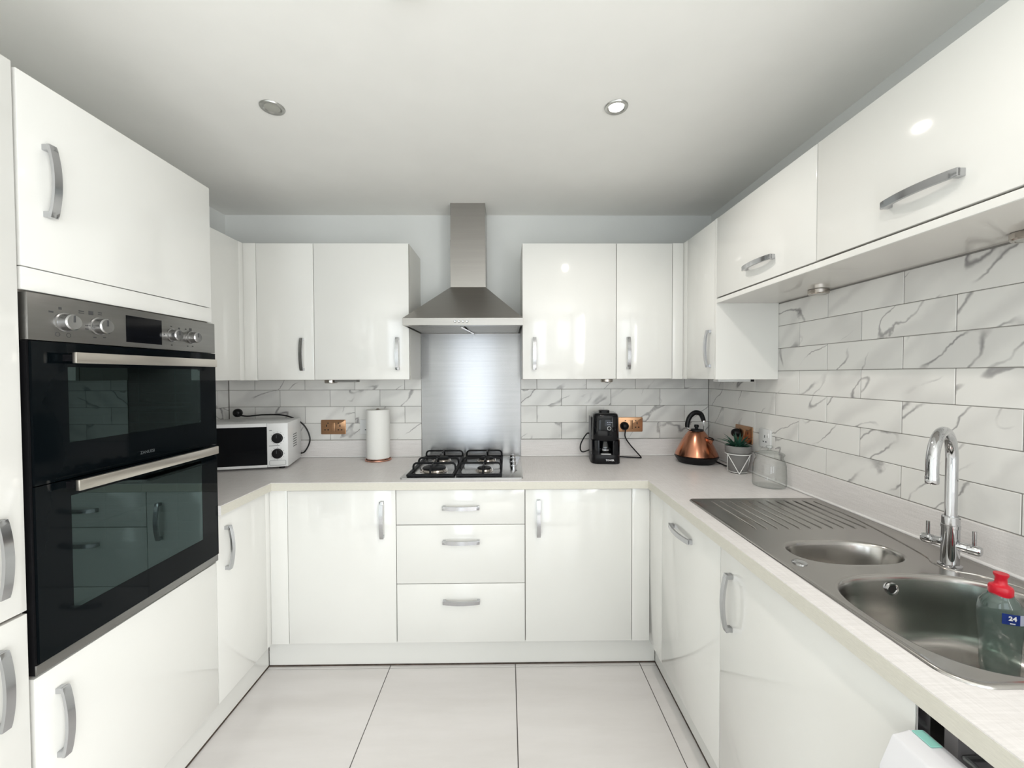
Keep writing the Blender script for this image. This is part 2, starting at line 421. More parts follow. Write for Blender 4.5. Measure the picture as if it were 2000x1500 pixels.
# floor tiles, 600 mm, laid one by one
xs = [-.5685+.603*k for k in range(-2, 4)]
ys = [-.537-.603*k for k in range(-1, 8)]
cache = {}
def floor_tile(x0, x1, y0, y1):
    g = .0018
    key = (round(x1-x0, 4), round(y1-y0, 4))
    if key not in cache:
        hx, hy = (x1-x0)/2-g, (y1-y0)/2-g
        me = finish(box(BM(), -hx, hx, -hy, hy, -.006, 0, .001, 1), 'tile', 30); me.materials.append(M['floor']); cache[key] = me
    place(cache[key], 'tile', ((x0+x1)/2, (y0+y1)/2, 0), (0, 0, 0), fl)
for i in range(len(xs)-1):
    for j in range(len(ys)-1):
        x0, x1 = max(xs[i], LW), min(xs[i+1], RW); y1, y0 = min(ys[j], -.40), max(ys[j+1], FRONT)
        if y1-y0 > .02 and x1-x0 > .02: floor_tile(x0, x1, y0, y1)

# wall tiles, 300 x 100 mm, each one a piece; grout is a recessed bed
ROWS = [W+.1035+.1003*k for k in range(8)]      # row bottoms
tcache = {}
def wall_tile(parent, axis, a0, a1, z0, z1, face):
    g = .0011
    key = (axis, round(a1-a0, 4), round(z1-z0, 4))
    if key not in tcache:
        h, k = (a1-a0)/2-g, (z1-z0)/2-g
        if axis == 'x': bm_ = box(BM(), -h, h, 0, .006, -k, k, .0012, 1)
        elif axis == 'R': bm_ = box(BM(), 0, .006, -h, h, -k, k, .0012, 1)
        else: bm_ = box(BM(), -.006, 0, -h, h, -k, k, .0012, 1)
        me = finish(bm_, 'tile', 30); me.materials.append(M['marble']); tcache[key] = me
    c, z = (a0+a1)/2, (z0+z1)/2
    loc = (c, face, z) if axis == 'x' else (face, c, z)
    place(tcache[key], 'tile', loc, (0, 0, 0), parent)
def tile_run(parent, axis, lo, hi, joint, z_top, face):
    """rows of half-bonded tiles between lo and hi; joint is one vertical joint of the odd rows"""
    for r, z in enumerate(ROWS):
        if z > z_top-.012: break
        z1 = min(z+.1003, z_top); j = joint+(.1492 if r % 2 == 0 else 0)
        k0 = math.floor((lo-j)/.2984); e = [j+.2984*k for k in range(k0, k0+60)]
        cuts = [lo]+[x for x in e if lo+.012 < x < hi-.012]+[hi]
        for a, b in zip(cuts, cuts[1:]): wall_tile(parent, axis, a, b, z, z1, face)
struct(obj('grout_bed', b1(LW+.008, -.517, -.0066, 0, W+.1, ZUB+.01), 'grout', wb, 0))
struct(obj('grout_bed', b1(.0815, TR+.004, -.0066, 0, W+.1, ZUB+.01), 'grout', wb, 0))
struct(obj('grout_bed', b1(TR+.0016, RW, -2.44, -.001, W+.1, 1.72), 'grout', wr, 0))
struct(obj('grout_bed', b1(LW, LW+.0066, -.925, -.001, W+.1, ZUB+.01), 'grout', wl, 0))
tile_run(wb, 'x', LW+.010, -.517, -1.512, ZUB+.008, -.008)
tile_run(wb, 'x', .0815, TR-.001, .1785, ZUB+.008, -.008)
tile_run(wr, 'R', -2.44, -.009, -.773, 1.718, TR)
tile_run(wl, 'L', -.925, -.009, -.25, ZUB+.008, LW+.008)

# ------------------------------------------------------------------ handles
def handle_mesh(L=.172, wd=.0175):
    """bow handle: along z, standing out along -y, flat bowed bar with square feet"""
    bm = BM(); n = 22; foot = .014
    def outer(s_): return .0195+.0115*(1-(2*s_/L)**2)
    R = []
    for k in range(n+1):
        s_ = -L/2+L*k/n; o = outer(s_); th = .0075
        R.append([bm.verts.new((x, -y, s_)) for x, y in ((-wd/2, o), (wd/2, o), (wd/2, o-th), (-wd/2, o-th))])
    ring_faces(bm, R, True, True, True)
    es = [e for e in bm.edges if abs(e.verts[0].co.x-e.verts[1].co.x) < 1e-6 and abs(e.verts[0].co.z-e.verts[1].co.z) > 1e-4]
    bmesh.ops.bevel(bm, geom=es, offset=.0012, segments=2, affect='EDGES', profile=.5)
    for sg in (-1, 1):
        z0, z1 = sorted((sg*L/2, sg*(L/2-foot))); box(bm, -wd/2+.0005, wd/2-.0005, -.0175, 0, z0+.0003, z1, .0008, 1)
    me = finish(bm, 'handle', 28); me.materials.append(M['handle']); return me
HM = handle_mesh()
RB = 0.0                         # faces -y (back run)
def handle(door, loc, face, vert=True):
    """face: direction the door looks: '-y', '+x', '-x'"""
    rz = {'-y': 0, '+x': PI/2, '-x': -PI/2}[face]
    mm = Matrix.Rotation(rz, 4, 'Z') @ (Matrix.Identity(4) if vert else Matrix.Rotation(PI/2, 4, 'Y'))
    return place(HM, 'handle', loc, mm.to_euler(), door, 'bowed satin chrome handle')

def unit(name, label, x0, x1, y0, y1, z0, z1, face, group=None, carc='carcass', floor_z=None):
    """carcass box with its door plane 'face' side left free for the doors"""
    r = root(name, label, 'cabinet', ((x0+x1)/2, (y0+y1)/2, z0), group)
    g = .0004
    obj('body', b1(x0+g, x1-g, y0+g, y1-g, z0, z1), carc, r, 0)
    return r
def front(par, face, a0, a1, z0, z1, plane, name='door', gap=.0016, mat='gloss', th=DT):
    if face == '-y': bm = b1(a0+gap, a1-gap, plane, plane+th, z0+gap, z1-gap, .0012, 2)
    elif face == '+x': bm = b1(plane-th, plane, a0+gap, a1-gap, z0+gap, z1-gap, .0012, 2)
    else: bm = b1(plane, plane+th, a0+gap, a1-gap, z0+gap, z1-gap, .0012, 2)
    return obj(name, bm, mat, par)
def backing(par, face, a0, a1, z0, z1, plane):
    """dark sheet behind the fronts, its colour stands in for the shade in their joints"""
    e = .003
    if face == '-y': bm = b1(a0, a1, plane+DT, plane+DT+e, z0, z1)
    elif face == '+x': bm = b1(plane-DT-e, plane-DT, a0, a1, z0, z1)
    else: bm = b1(plane+DT, plane+DT+e, a0, a1, z0, z1)
    return obj('gap_shade', bm, 'gap', par, 0)
CD = DT+.0034                     # carcass starts this far behind the door plane

# ------------------------------------------------------------------ base run, back
ZD = .869
X0, X1, X2, X3 = -1.021, -.5195, .0805, .5807
u = unit('base_cabinet', 'single-door white gloss base cabinet below the roll of kitchen paper', X0, X1, YB+CD, -.02, ZP, WB-.0008, '-y', 'base cabinets on the back wall')
backing(u, '-y', X0, X1, ZP, WB-.001, YB); d = front(u, '-y', X0, X1, ZP+.003, ZD, YB); handle(d, (-.582, YB, .733), '-y')
u = unit('drawer_unit', 'three-drawer white gloss base unit under the gas hob', X1, X2, YB+CD, -.02, ZP, WB-.0008, '-y')
backing(u, '-y', X1, X2, ZP, WB-.001, YB)
for z0, z1, hz in ((.705, ZD, .787), (.428, .705, .627), (ZP+.003, .428, .347)):
    d = front(u, '-y', X1, X2, z0, z1, YB, 'drawer_front'); handle(d, (-.217, YB, hz), '-y', False)
u = unit('base_cabinet', 'single-door white gloss base cabinet below the coffee machine', X2, X3, YB+CD, -.02, ZP, WB-.0008, '-y', 'base cabinets on the back wall')
backing(u, '-y', X2, X3, ZP, WB-.001, YB); d = front(u, '-y', X2, X3, ZP+.003, ZD, YB); handle(d, (.143, YB, .735), '-y')
# corner posts
def post(label, polys):
    bm = BM()
    for q in polys: box(bm, *q, .0012, 2)
    return tag(obj('corner_post', bm, 'gloss'), label, 'filler panel', 'corner posts of the units')
post('white filler post in the left inner corner of the base units', [(XL, X0-.001, YB, YB+DT, ZP+.003, WB-.001), (XL-DT, XL-.0005, -.612, YB+DT, ZP+.003, WB-.001)])
post('white filler post in the right inner corner of the base units', [(X3+.001, XR, YB, YB+DT, ZP+.003, WB-.001), (XR+.0005, XR+DT, -.730, YB+DT, ZP+.003, WB-.001)])

# ------------------------------------------------------------------ left run
YT0, YT1 = -1.527, -.9265         # oven housing
u = unit('base_cabinet', 'narrow white gloss base cabinet between the double oven and the corner', LW+.002, XL-CD, YT1+.001, -.613, ZP, WB-.0008, '+x')
backing(u, '+x', YT1+.001, -.613, ZP, WB-.001, XL); d = front(u, '+x', YT1, -.613, ZP+.003, ZD, XL); handle(d, (XL, -.874, .731), '+x')

u = root('oven_housing', 'tall white gloss cabinet that holds the double oven', 'cabinet', ((LW+XL)/2, (YT0+YT1)/2, ZP))
ZO0, ZO1 = .7035, 1.598           # oven opening
bm = BM(); xb = LW+.002; xf = XL-CD
box(bm, xb, xf, YT0+.0005, YT0+.0185, ZP, ZUT-.002); box(bm, xb, xf, YT1-.0185, YT1-.0005, ZP, ZUT-.002)
box(bm, xb, xf, YT0+.0185, YT1-.0185, ZUT-.02, ZUT-.002); box(bm, xb, xf, YT0+.0185, YT1-.0185, ZO1+.002, ZO1+.02)
box(bm, xb, xf, YT0+.0185, YT1-.0185, ZO0-.022, ZO0-.002); box(bm, xb, xb+.012, YT0+.0185, YT1-.0185, ZP, ZUT-.02)
obj('body', bm, 'carcass', u, 0)
backing(u, '+x', YT0, YT1, ZO1, ZUT, XL); backing(u, '+x', YT0, YT1, ZP, ZO0-.001, XL)
obj('side_edging', b1(XL-.014, XL-.006, YT1-.0022, YT1-.0005, ZO0, ZO1), 'carcass', u)
d = front(u, '+x', YT0+.001, YT1, 1.6525, ZUT, XL); handle(d, (XL, -1.469, 1.866), '+x')
front(u, '+x', YT0+.001, YT1, ZO1+.001, 1.6525, XL, 'infill_strip', .0008)
d = front(u, '+x', YT0+.003, YT1, ZP+.003, ZO0-.006, XL); handle(d, (XL, -1.472, .556), '+x')

YF0, YF1 = -2.130, -1.5285
u = unit('fridge_housing', 'tall white gloss fridge cabinet at the left edge of the picture', LW+.002, XL-CD, YF0, YF1-.0008, ZP, ZUT+.008, '+x')
backing(u, '+x', YF0, YF1-.002, ZP, ZUT+.008, XL)
d = front(u, '+x', YF0, YF1-.002, .8640, ZUT+.008, XL); handle(d, (XL, -1.586, 1.006), '+x')
d = front(u, '+x', YF0, YF1-.002, ZP+.003, .8600, XL); handle(d, (XL, -1.591, .722), '+x')

# ------------------------------------------------------------------ right run
u = unit('base_cabinet', 'narrow white gloss base cabinet with a horizontal handle beneath the drainer', XR+CD, 1.20, -1.2126, -.7315, ZP, .74, '-x')
backing(u, '-x', -1.2126, -.7315, ZP, WB-.001, XR); d = front(u, '-x', -1.213, -.731, ZP+.003, ZD, XR); handle(d, (XR, -.935, .797), '-x', False)
u = unit('base_cabinet', 'wide white gloss base cabinet with a vertical handle beneath the sink bowls', XR+CD, 1.20, -1.823, -1.2134, ZP, .74, '-x')
obj('end_edging', b1(XR+.001, XR+CD, -1.8255, -1.8235, ZP, WB-.001), 'handle', u, 0)
backing(u, '-x', -1.822, -1.2134, ZP, WB-.001, XR); d = front(u, '-x', -1.823, -1.213, ZP+.003, ZD, XR); handle(d, (XR, -1.277, .722), '-x')

# dishwasher, door ajar, at the lower right corner of the picture
u = root('dishwasher', 'white dishwasher with its door ajar and a teal sticker on top', 'dishwasher', (.93, -2.13, 0))
bm = BM(); ya, yb = -2.43, -1.829
for q in ((.705, 1.20, yb-.02, yb, .02, .855), (.705, 1.20, ya, ya+.02, .02, .855), (1.18, 1.20, ya+.02, yb-.02, .02, .855), (.705, 1.18, ya+.02, yb-.02, .02, .12), (.80, 1.18, ya+.02, yb-.02, .845, .855)):
    box(bm, *q)
obj('tub', bm, 'tub', u, 0)
obj('base', b1(.72, 1.19, ya+.01, yb-.01, 0, .02), 'black', u, 0)
bm = BM(); prism(bm, [(.664, .832), (.640, .831), (.613, .826), (.592, .775), (.586, .70), (.604, .10), (.664, .10)], 'y', ya, yb-.006, .003)
dd = obj('door', bm, 'appl', u)
obj('sticker', b1(.642, .660, -1.868, -1.838, .8318, .8332, .0004, 1), 'teal', dd)
bm = BM(); tube(bm, [(.71, yb-.025, .80), (1.15, yb-.025, .80)], .004, 8); tube(bm, [(.712, ya+.025, .80), (.712, yb-.025, .80)], .004, 8)
obj('rack_rim', bm, 'rack', u)

# plinths with a dark brown strip in the gap along the floor
def plinth(label, q, seal):
    r = root('plinth', label, 'plinth', ((q[0]+q[1])/2, (q[2]+q[3])/2, 0), 'kitchen plinths')
    obj('board', b1(*q, .007, ZP-.0006, .0008, 1), 'gloss', r); obj('seal_strip', b1(*seal, 0, .0066), 'seal', r, 0)
plinth('white plinth under the back run of cabinets', (-1.150, .7125, -.518, -.502), (-1.150, .7125, -.5195, -.504))
plinth('white plinth under the left run of cabinets', (-1.168, -1.152, -2.13, -.519), (-1.166, -1.1505, -2.13, -.519))
plinth('white plinth under the right run of cabinets', (.714, .730, -1.82, -.519), (.7125, .728, -1.82, -.519))

# ------------------------------------------------------------------ worktop, one continuous U
def slab(xs, ys, inside, z0, z1):
    bm = BM(); vt = {}
    def V(i, j, z): 
        k = (i, j, z)
        if k not in vt: vt[k] = bm.verts.new((xs[i], ys[j], z))
        return vt[k]
    ok = lambda i, j: 0 <= i < len(xs)-1 and 0 <= j < len(ys)-1 and inside((xs[i]+xs[i+1])/2, (ys[j]+ys[j+1])/2)
    for i in range(len(xs)-1):
        for j in range(len(ys)-1):
            if not ok(i, j): continue
            bm.faces.new([V(i, j, z1), V(i+1, j, z1), V(i+1, j+1, z1), V(i, j+1, z1)])
            bm.faces.new([V(i, j+1, z0), V(i+1, j+1, z0), V(i+1, j, z0), V(i, j, z0)])
            for di, dj, e in ((-1, 0, ((i, j), (i, j+1))), (1, 0, ((i+1, j), (i+1, j+1))), (0, -1, ((i, j), (i+1, j))), (0, 1, ((i, j+1), (i+1, j+1)))):
                if not ok(i+di, j+dj):
                    (a, b), (c, d) = e
                    bm.faces.new([V(a, b, z0), V(c, d, z0), V(c, d, z1), V(a, b, z1)])
    return bm
xe, ye, xre = -1.083, -.597, .6505
gx = [LW+.010, xe, xre, .725, .775, 1.115, 1.172, TR+.0005]; gy = [-2.44, -1.848, -1.815, -1.275, YT1+.001, ye, -.0005]
def in_top(x, y):
    if .725 < x < 1.172 and -1.815 < y < -1.275: return False
    if .775 < x < 1.115 and -1.848 < y < -1.275: return False
    return y > ye or (x < xe and y > YT1) or x > xre
wt = root('worktop', 'pale grey U-shaped laminate worktop running round three sides', 'worktop', (0, -.3, WB))
bm = slab(gx, gy, in_top, WB, W)
es = [e for e in bm.edges if abs(e.verts[0].co.z-W) < 1e-5 and abs(e.verts[1].co.z-W) < 1e-5 and len(e.link_faces) == 2 and e.calc_face_angle(0) > 1]
bmesh.ops.bevel(bm, geom=es, offset=.002, segments=2, affect='EDGES', profile=.5)
obj('top', bm, 'worktop', wt)
bm = BM(); t = .0012
box(bm, xe-.0002, xre+.0002, ye-t, ye, WB+.0005, W-.0026); box(bm, xe, xe+t, YT1+.001, ye, WB+.0005, W-.0026); box(bm, xre-t, xre, -2.44, ye, WB+.0005, W-.0026)
obj('front_edging', bm, 'edge', wt, 0)
# upstands, white sealant bead along their feet
def upstand(label, q, bead):
    r = root('upstand', label, 'upstand', ((q[0]+q[1])/2, (q[2]+q[3])/2, W), 'worktop upstands')
    obj('strip', b1(*q, W+.0002, W+.1022, .0012, 1), 'worktop', r); bm = BM(); tube(bm, bead, .0045, 8); obj('sealant_bead', bm, 'sealant', r)
upstand('pale laminate upstand behind the microwave and paper roll', (LW+.0215, -.518, -.018, -.0005), [(LW+.02, -.019, W+.0048), (-.518, -.019, W+.0048)])
upstand('pale laminate upstand behind the coffee machine and kettle', (.0810, TR-.0065, -.018, -.0005), [(.081, -.019, W+.0048), (TR-.008, -.019, W+.0048)])
upstand('long pale laminate upstand behind the sink and tap', (TR-.006, RW-.0005, -2.44, -.0190), [(TR-.007, -2.44, W+.0048), (TR-.007, -.021, W+.0048)])
upstand('short pale laminate upstand on the left wall behind the oven', (LW+.0005, LW+.020, -.924, -.0005), [(LW+.021, -.924, W+.0048), (LW+.021, -.021, W+.0048)])

# ------------------------------------------------------------------ wall units
WX0, WX1, WX2 = -1.3185, -1.0185, -.5181
u = unit('wall_cabinet', 'narrow white gloss wall cabinet beside the left corner post', WX0, WX1, YU+CD, -.001, ZUB, ZUT, '-y', 'wall cabinets on the back wall')
backing(u, '-y', WX0, WX1, ZUB, ZUT, YU); d = front(u, '-y', WX0, WX1, ZUB, ZUT, YU); handle(d, (-1.079, YU, 1.513), '-y')
u = unit('wall_cabinet', 'wide white gloss wall cabinet just left of the cooker hood', WX1, WX2, YU+CD, -.001, ZUB, ZUT, '-y', 'wall cabinets on the back wall')
backing(u, '-y', WX1, WX2-.001, ZUB, ZUT, YU); d = front(u, '-y', WX1, WX2, ZUB, ZUT, YU); handle(d, (-.578, YU, 1.5155), '-y')
WX3, WX4, WX5 = .0807, .5807, .8807
u = unit('wall_cabinet', 'wide white gloss wall cabinet just right of the cooker hood', WX3, WX4, YU+CD, -.001, ZUB, ZUT, '-y', 'wall cabinets on the back wall')
backing(u, '-y', WX3+.001, WX4, ZUB, ZUT, YU); d = front(u, '-y', WX3, WX4, ZUB, ZUT, YU); handle(d, (.1445, YU, 1.514), '-y')
u = unit('wall_cabinet', 'narrow white gloss wall cabinet above the coffee machine socket', WX4, WX5, YU+CD, -.001, ZUB, ZUT, '-y', 'wall cabinets on the back wall')
backing(u, '-y', WX4, WX5, ZUB, ZUT, YU); d = front(u, '-y', WX4, WX5, ZUB, ZUT, YU); handle(d, (.6435, YU, 1.515), '-y')
bm = BM()
post('white filler post in the left corner of the wall units', [(XLU, WX0-.001, YU, YU+DT, ZUB, ZUT), (XLU-DT, XLU-.0005, -.332, YU+DT, ZUB, ZUT)])
post('white filler post in the right corner of the wall units', [(WX5+.001, XRU, YU, YU+DT, ZUB, ZUT), (XRU+.0005, XRU+DT, -.344, YU+DT, ZUB, ZUT)])
u = unit('wall_cabinet', 'white gloss wall cabinet on the left wall, half hidden by the oven housing', LW+.001, XLU-CD, -.924, -.333, ZUB, ZUT, '+x')
backing(u, '+x', -.924, -.333, ZUB, ZUT, XLU); d = front(u, '+x', -.924, -.333, ZUB, ZUT, XLU); handle(d, (XLU, -.86, 1.513), '+x')
u = unit('wall_cabinet', 'tall white gloss wall cabinet on the right wall above the kettle corner', XRU+CD, TR-.0005, -.6255, -.345, ZUB, ZUT, '-x')
backing(u, '-x', -.6255, -.345, ZUB, ZUT, XRU); d = front(u, '-x', -.6255, -.345, ZUB, ZUT, XRU); handle(d, (XRU, -.592, 1.519), '-x')
obj('end_panel', b1(XRU, TR-.0005, -.6425, -.6262, ZUB, ZUT, .0008, 1), 'gloss', u)
ZF = 1.7194
for y0, y1, hy, lab in ((-1.2335, -.6432, -.957, 'white gloss lift-up wall cabinet nearer the corner on the right wall'), (-1.8335, -1.2335, -1.551, 'white gloss lift-up wall cabinet nearer the camera on the right wall')):
    u = root('flap_cabinet', lab, 'cabinet', (1.08, (y0+y1)/2, ZF), 'lift-up cabinets on the right wall')
    obj('body', b1(XRU+CD, TR-.0005, y0+.0005, y1-.0005, ZF+.019, ZUT), 'carcass', u, 0)
    obj('bottom_edge', b1(XRU, XRU+.006, y0+.0002, y1-.0002, ZF, ZF+.0185, .0008, 1), 'gloss', u)
    obj('bottom_panel', b1(XRU+.006, TR-.0005, y0+.0002, y1-.0002, ZF, ZF+.0185), 'underside', u, 0)
    backing(u, '-x', y0, y1, ZF+.02, ZUT, XRU); d = front(u, '-x', y0, y1, ZF+.0225, ZUT, XRU); handle(d, (XRU, hy, 1.813), '-x', False)

# ------------------------------------------------------------------ double oven
o = root('double_oven', 'built-in black glass double oven with brushed steel control panel', 'oven', ((LW+XL)/2, (YT0+YT1)/2, ZO0))
oy0, oy1 = YT0+.0035, YT1-.001
XF = XL+.010                      # face of the panel and doors
obj('control_panel', b1(XL-.03, XF, oy0, oy1, 1.4855, ZO1-.0035, .0015), 'ovensteel', o)
cp = o.children[-1] if o.children else None
obj('side_trim', b1(XL-.03, XF-.006, oy0, oy0+.005, ZO0+.001, 1.484), 'black', o, 0)
obj('bottom_trim', b1(XL-.03, XF-.002, oy0, oy1, ZO0+.0015, .7285, .001), 'ovensteel', o)
def oven_door(z0, z1, wz0, wz1, hz, zc0, zc1, dy0=.0055):
    wy0, wy1 = -1.441, -1.004
    bm = BM(); a, b = oy0+dy0, oy1
    for q in ((a, wy0, z0, z1), (wy1, b, z0, z1), (wy0, wy1, z0, wz0), (wy0, wy1, wz1, z1)): box(bm, XF-.022, XF, q[0], q[1], q[2], q[3])
    bmesh.ops.remove_doubles(bm, verts=bm.verts[:], dist=1e-5)
    d = obj('oven_door', bm, 'ovenglass', o, 0)
    obj('window', b1(XF-.006, XF-.0006, wy0, wy1, wz0, wz1), 'ovenpane', d, 0)
    # cavity with racks behind the pane
    bm = BM(); xi = LW+.06; xo = XF-.024
    box(bm, xi, xi+.006, wy0-.03, wy1+.03, zc0, zc1); box(bm, xi, xo, wy0-.03, wy0-.024, zc0, zc1); box(bm, xi, xo, wy1+.024, wy1+.03, zc0, zc1)
    box(bm, xi, xo, wy0-.03, wy1+.03, zc0-.006, zc0); box(bm, xi, xo, wy0-.03, wy1+.03, zc1, zc1+.006)
    obj('cavity', bm, 'enamel', o, 0)
    for s, yy in ((1, wy0-.018), (-1, wy1+.018)):
        bm = BM()
        for k in range(4): tube(bm, [(xi+.03+k*.13, yy, zc0+.01), (xi+.03+k*.13, yy, zc1-.01)], .0026, 6)
        zz = zc0+.03
        while zz < zc1-.01:
            tube(bm, [(xi+.02, yy+s*.002, zz), (xo-.02, yy+s*.002, zz)], .002, 6); zz += .035
        obj('side_ladder', bm, 'rack', o)
    bm = BM(); zr = zc0+(zc1-zc0)*(.36 if zc1-zc0 < .25 else .62)
    tube(bm, [(xo-.03, wy0-.012, zr), (xo-.03, wy1+.012, zr)], .003, 6); tube(bm, [(xi+.02, wy0-.012, zr), (xi+.02, wy1+.012, zr)], .003, 6)
    for k in range(18):
        yy = wy0+(wy1-wy0)*k/17; tube(bm, [(xi+.02, yy, zr), (xo-.03, yy, zr)], .0014, 5)
    obj('shelf', bm, 'rack', o)
    hb = obj('handle_bar', b1(XF+.030, XF+.041, -1.459, -.975, hz-.0135, hz+.0135, .0015), 'barsteel', d)
    for yy in (-1.445, -.989): obj('handle_post', b1(XF, XF+.031, yy-.007, yy+.007, hz-.008, hz+.008), 'black', d, 0)
    return d
ud = oven_door(1.1465, 1.4835, 1.236, 1.424, 1.4465, 1.205, 1.45)
ld = oven_door(.7305, 1.1440, .815, 1.103, 1.1325, .775, 1.125)
place(text_mesh('ZANUSSI', .0125, 'greyprint', 'lettering'), 'lettering', (XF+.0004, -1.222, 1.172), (PI/2, 0, PI/2), ud)
cp = [c for c in o.children if c.name.startswith('control_panel')][0]
for i, (ky, r) in enumerate(((-1.447, .0205), (-1.363, .0205), (-1.124, .0185), (-1.043, .0185))):
    bm = BM(); lathe(bm, [(0, 0), (r+.003, 0), (r+.003, .004), (r, .005), (r-.001, .024), (r-.0035, .027), (0, .0265)], (XF, ky, 1.534), 36, AX['x'])
    k = obj('knob', bm, 'knob', cp)
    bm = BM(); box(bm, XF+.0265, XF+.0285, ky-.001, ky+.001, 1.534, 1.534+r-.004); obj('pointer', bm, 'darkprint', k, 0)
obj('display', b1(XF-.002, XF+.0006, -1.283, -1.162, 1.4995, 1.576), 'blackgloss', cp, 0)
bm = BM()
for ky, z, w_, h in ((-1.475, 1.556, .010, .004), (-1.455, 1.567, .007, .006), (-1.405, 1.568, .013, .003), (-1.405, 1.563, .013, .002), (-1.381, 1.567, .012, .010), (-1.357, 1.571, .010, .003), (-1.357, 1.566, .010, .002), (-1.392, 1.524, .008, .003), (-1.392, 1.533, .008, .003),
                      (-1.372, 1.504, .008, .003), (-1.346, 1.506, .008, .003), (-1.125, 1.562, .006, .004), (-1.093, 1.559, .007, .006), (-1.065, 1.560, .006, .004), (-1.044, 1.561, .010, .009), (-1.124, 1.502, .006, .004), (-1.058, 1.503, .006, .003), (-1.036, 1.504, .006, .003), (-1.152, 1.534, .004, .004)):
    obj('panel_symbol', b1(XF-.001, XF+.0005, ky-w_/2, ky+w_/2, z-h/2, z+h/2), 'darkprint', cp, 0)
for ky in (-1.462, -1.437):
    bm = BM(); tube(bm, circle_pts((XF+.0003, ky, 1.503), .005, 20, 'x'), .0006, 5, True); obj('panel_symbol', bm, 'darkprint', cp)

# ------------------------------------------------------------------ cooker hood and splashback
h = root('cooker_hood', 'stainless steel pyramid chimney cooker hood above the hob', 'cooker hood', (-.218, -.001, 1.648))
hx0, hx1, hyf, hz0, hz1 = -.5155, .0785, -.445, 1.648, 1.6835
cx0, cx1, cyf, cz = -.315, -.119, -.176, 1.892
bm = BM()
lo = [bm.verts.new(p) for p in ((hx0, hyf, hz1), (hx1, hyf, hz1), (hx1, -.0015, hz1), (hx0, -.0015, hz1))]
hi = [bm.verts.new(p) for p in ((cx0, cyf, cz), (cx1, cyf, cz), (cx1, -.0015, cz), (cx0, -.0015, cz))]
ring_faces(bm, [lo, hi], True, True, True)
obj('canopy', bm, 'steel', h, 0)
bm = BM()
box(bm, hx0, hx1, hyf, hyf+.0015, hz0, hz1-.0002); box(bm, hx0, hx0+.0015, hyf+.0015, -.0015, hz0, hz1-.0002); box(bm, hx1-.0015, hx1, hyf+.0015, -.0015, hz0, hz1-.0002)
box(bm, hx0+.0015, hx1-.0015, hyf+.0015, hyf+.05, hz0, hz0+.0015); box(bm, hx0+.0015, hx1-.0015, -.03, -.0015, hz0, hz0+.0015)
rim = obj('rim', bm, 'steel', h, 0)
for k in range(4):
    x = -.257+.0197*k; bm = BM(); lathe(bm, [(0, 0), (.0052, 0), (.0052, .0016), (.0045, .0024), (0, .002)], (x, hyf, 1.666), 20, AX['-y'])
    bt = obj('button', bm, 'chrome', rim); bm = BM(); tube(bm, circle_pts((x, hyf-.0003, 1.666), .0058, 20, 'y'), .0007, 5, True); obj('button_ring', bm, 'darkprint', bt)
for a, b in ((hx0+.012, -.222), (-.212, hx1-.012)):
    bm = b1(a, b, hyf+.05, -.032, hz0+.0025, hz0+.010)
    f = obj('grease_filter', bm, 'filter', h, 0)
    bm = BM()
    for k in range(9):
        y = hyf+.075+k*.036; box(bm, a+.012, b-.012, y, y+.004, hz0+.0015, hz0+.003)
    obj('filter_fold', bm, 'steel', f, 0)
bm = BM(); tube(bm, [(-.236, hyf+.07, hz0-.001), (-.199, hyf+.40, hz0-.001)], .005, 8); obj('filter_clip', bm, 'chrome', h)
obj('chimney_lower', b1(cx0, cx1, cyf, -.0015, cz, 2.155), 'steel', h, 0)
obj('chimney_upper', b1(cx0+.0015, cx1-.0015, cyf+.0015, -.0015, 2.155, ZC-.0005), 'steel', h, 0)

bm = BM(); px0, px1, pz0, pz1 = -.5165, .0805, W+.003, hz0+.004
box(bm, px0, px1, -.0045, -.0005, pz0, pz1)
uvl = bm.loops.layers.uv.new('uv')
for f in bm.faces:
    for l in f.loops: l[uvl].uv = (l.vert.co.x, l.vert.co.z)
# slight dents in the sheet come from the bump of its material
tag(obj('splashback', bm, 'plate', None, 0), 'brushed stainless steel splashback panel behind the hob', 'splashback')

# ------------------------------------------------------------------ gas hob
h = root('gas_hob', 'four-burner stainless gas hob with black cast iron pan supports', 'hob', (-.217, -.30, W))
GX0, GX1, GY0, GY1 = -.508, .0735, -.556, -.048
bm = BM(); prism(bm, rrect(GX0, GX1, GY0, GY1, .012), 'z', W+.0002, W+.007, .002)
obj('plate', bm, 'hobsteel', h)
ZH = W+.007
for bx, by, r in ((-.372, -.405, .058), (-.372, -.165, .042), (-.118, -.415, .034), (-.118, -.170, .042)):
    bm = BM(); lathe(bm, [(0, 0), (r+.014, 0), (r+.014, .002), (r+.006, .004), (r+.002, .010), (r, .012), (r*.4, .012), (0, .012)], (bx, by, ZH-.0002), 36)
    b_ = obj('burner', bm, 'nickel', h)
    bm = BM(); lathe(bm, [(0, .012), (r, .012), (r+.001, .015), (r-.001, .019), (r-.006, .021), (0, .0215)], (bx, by, ZH-.0002), 36); obj('burner_cap', bm, 'iron', b_)
    bm = BM(); disc(bm, (bx+r+.008, by-.012, ZH), .0022, .018, 'z', 8); obj('spark_pin', bm, 'white_pl', b_)
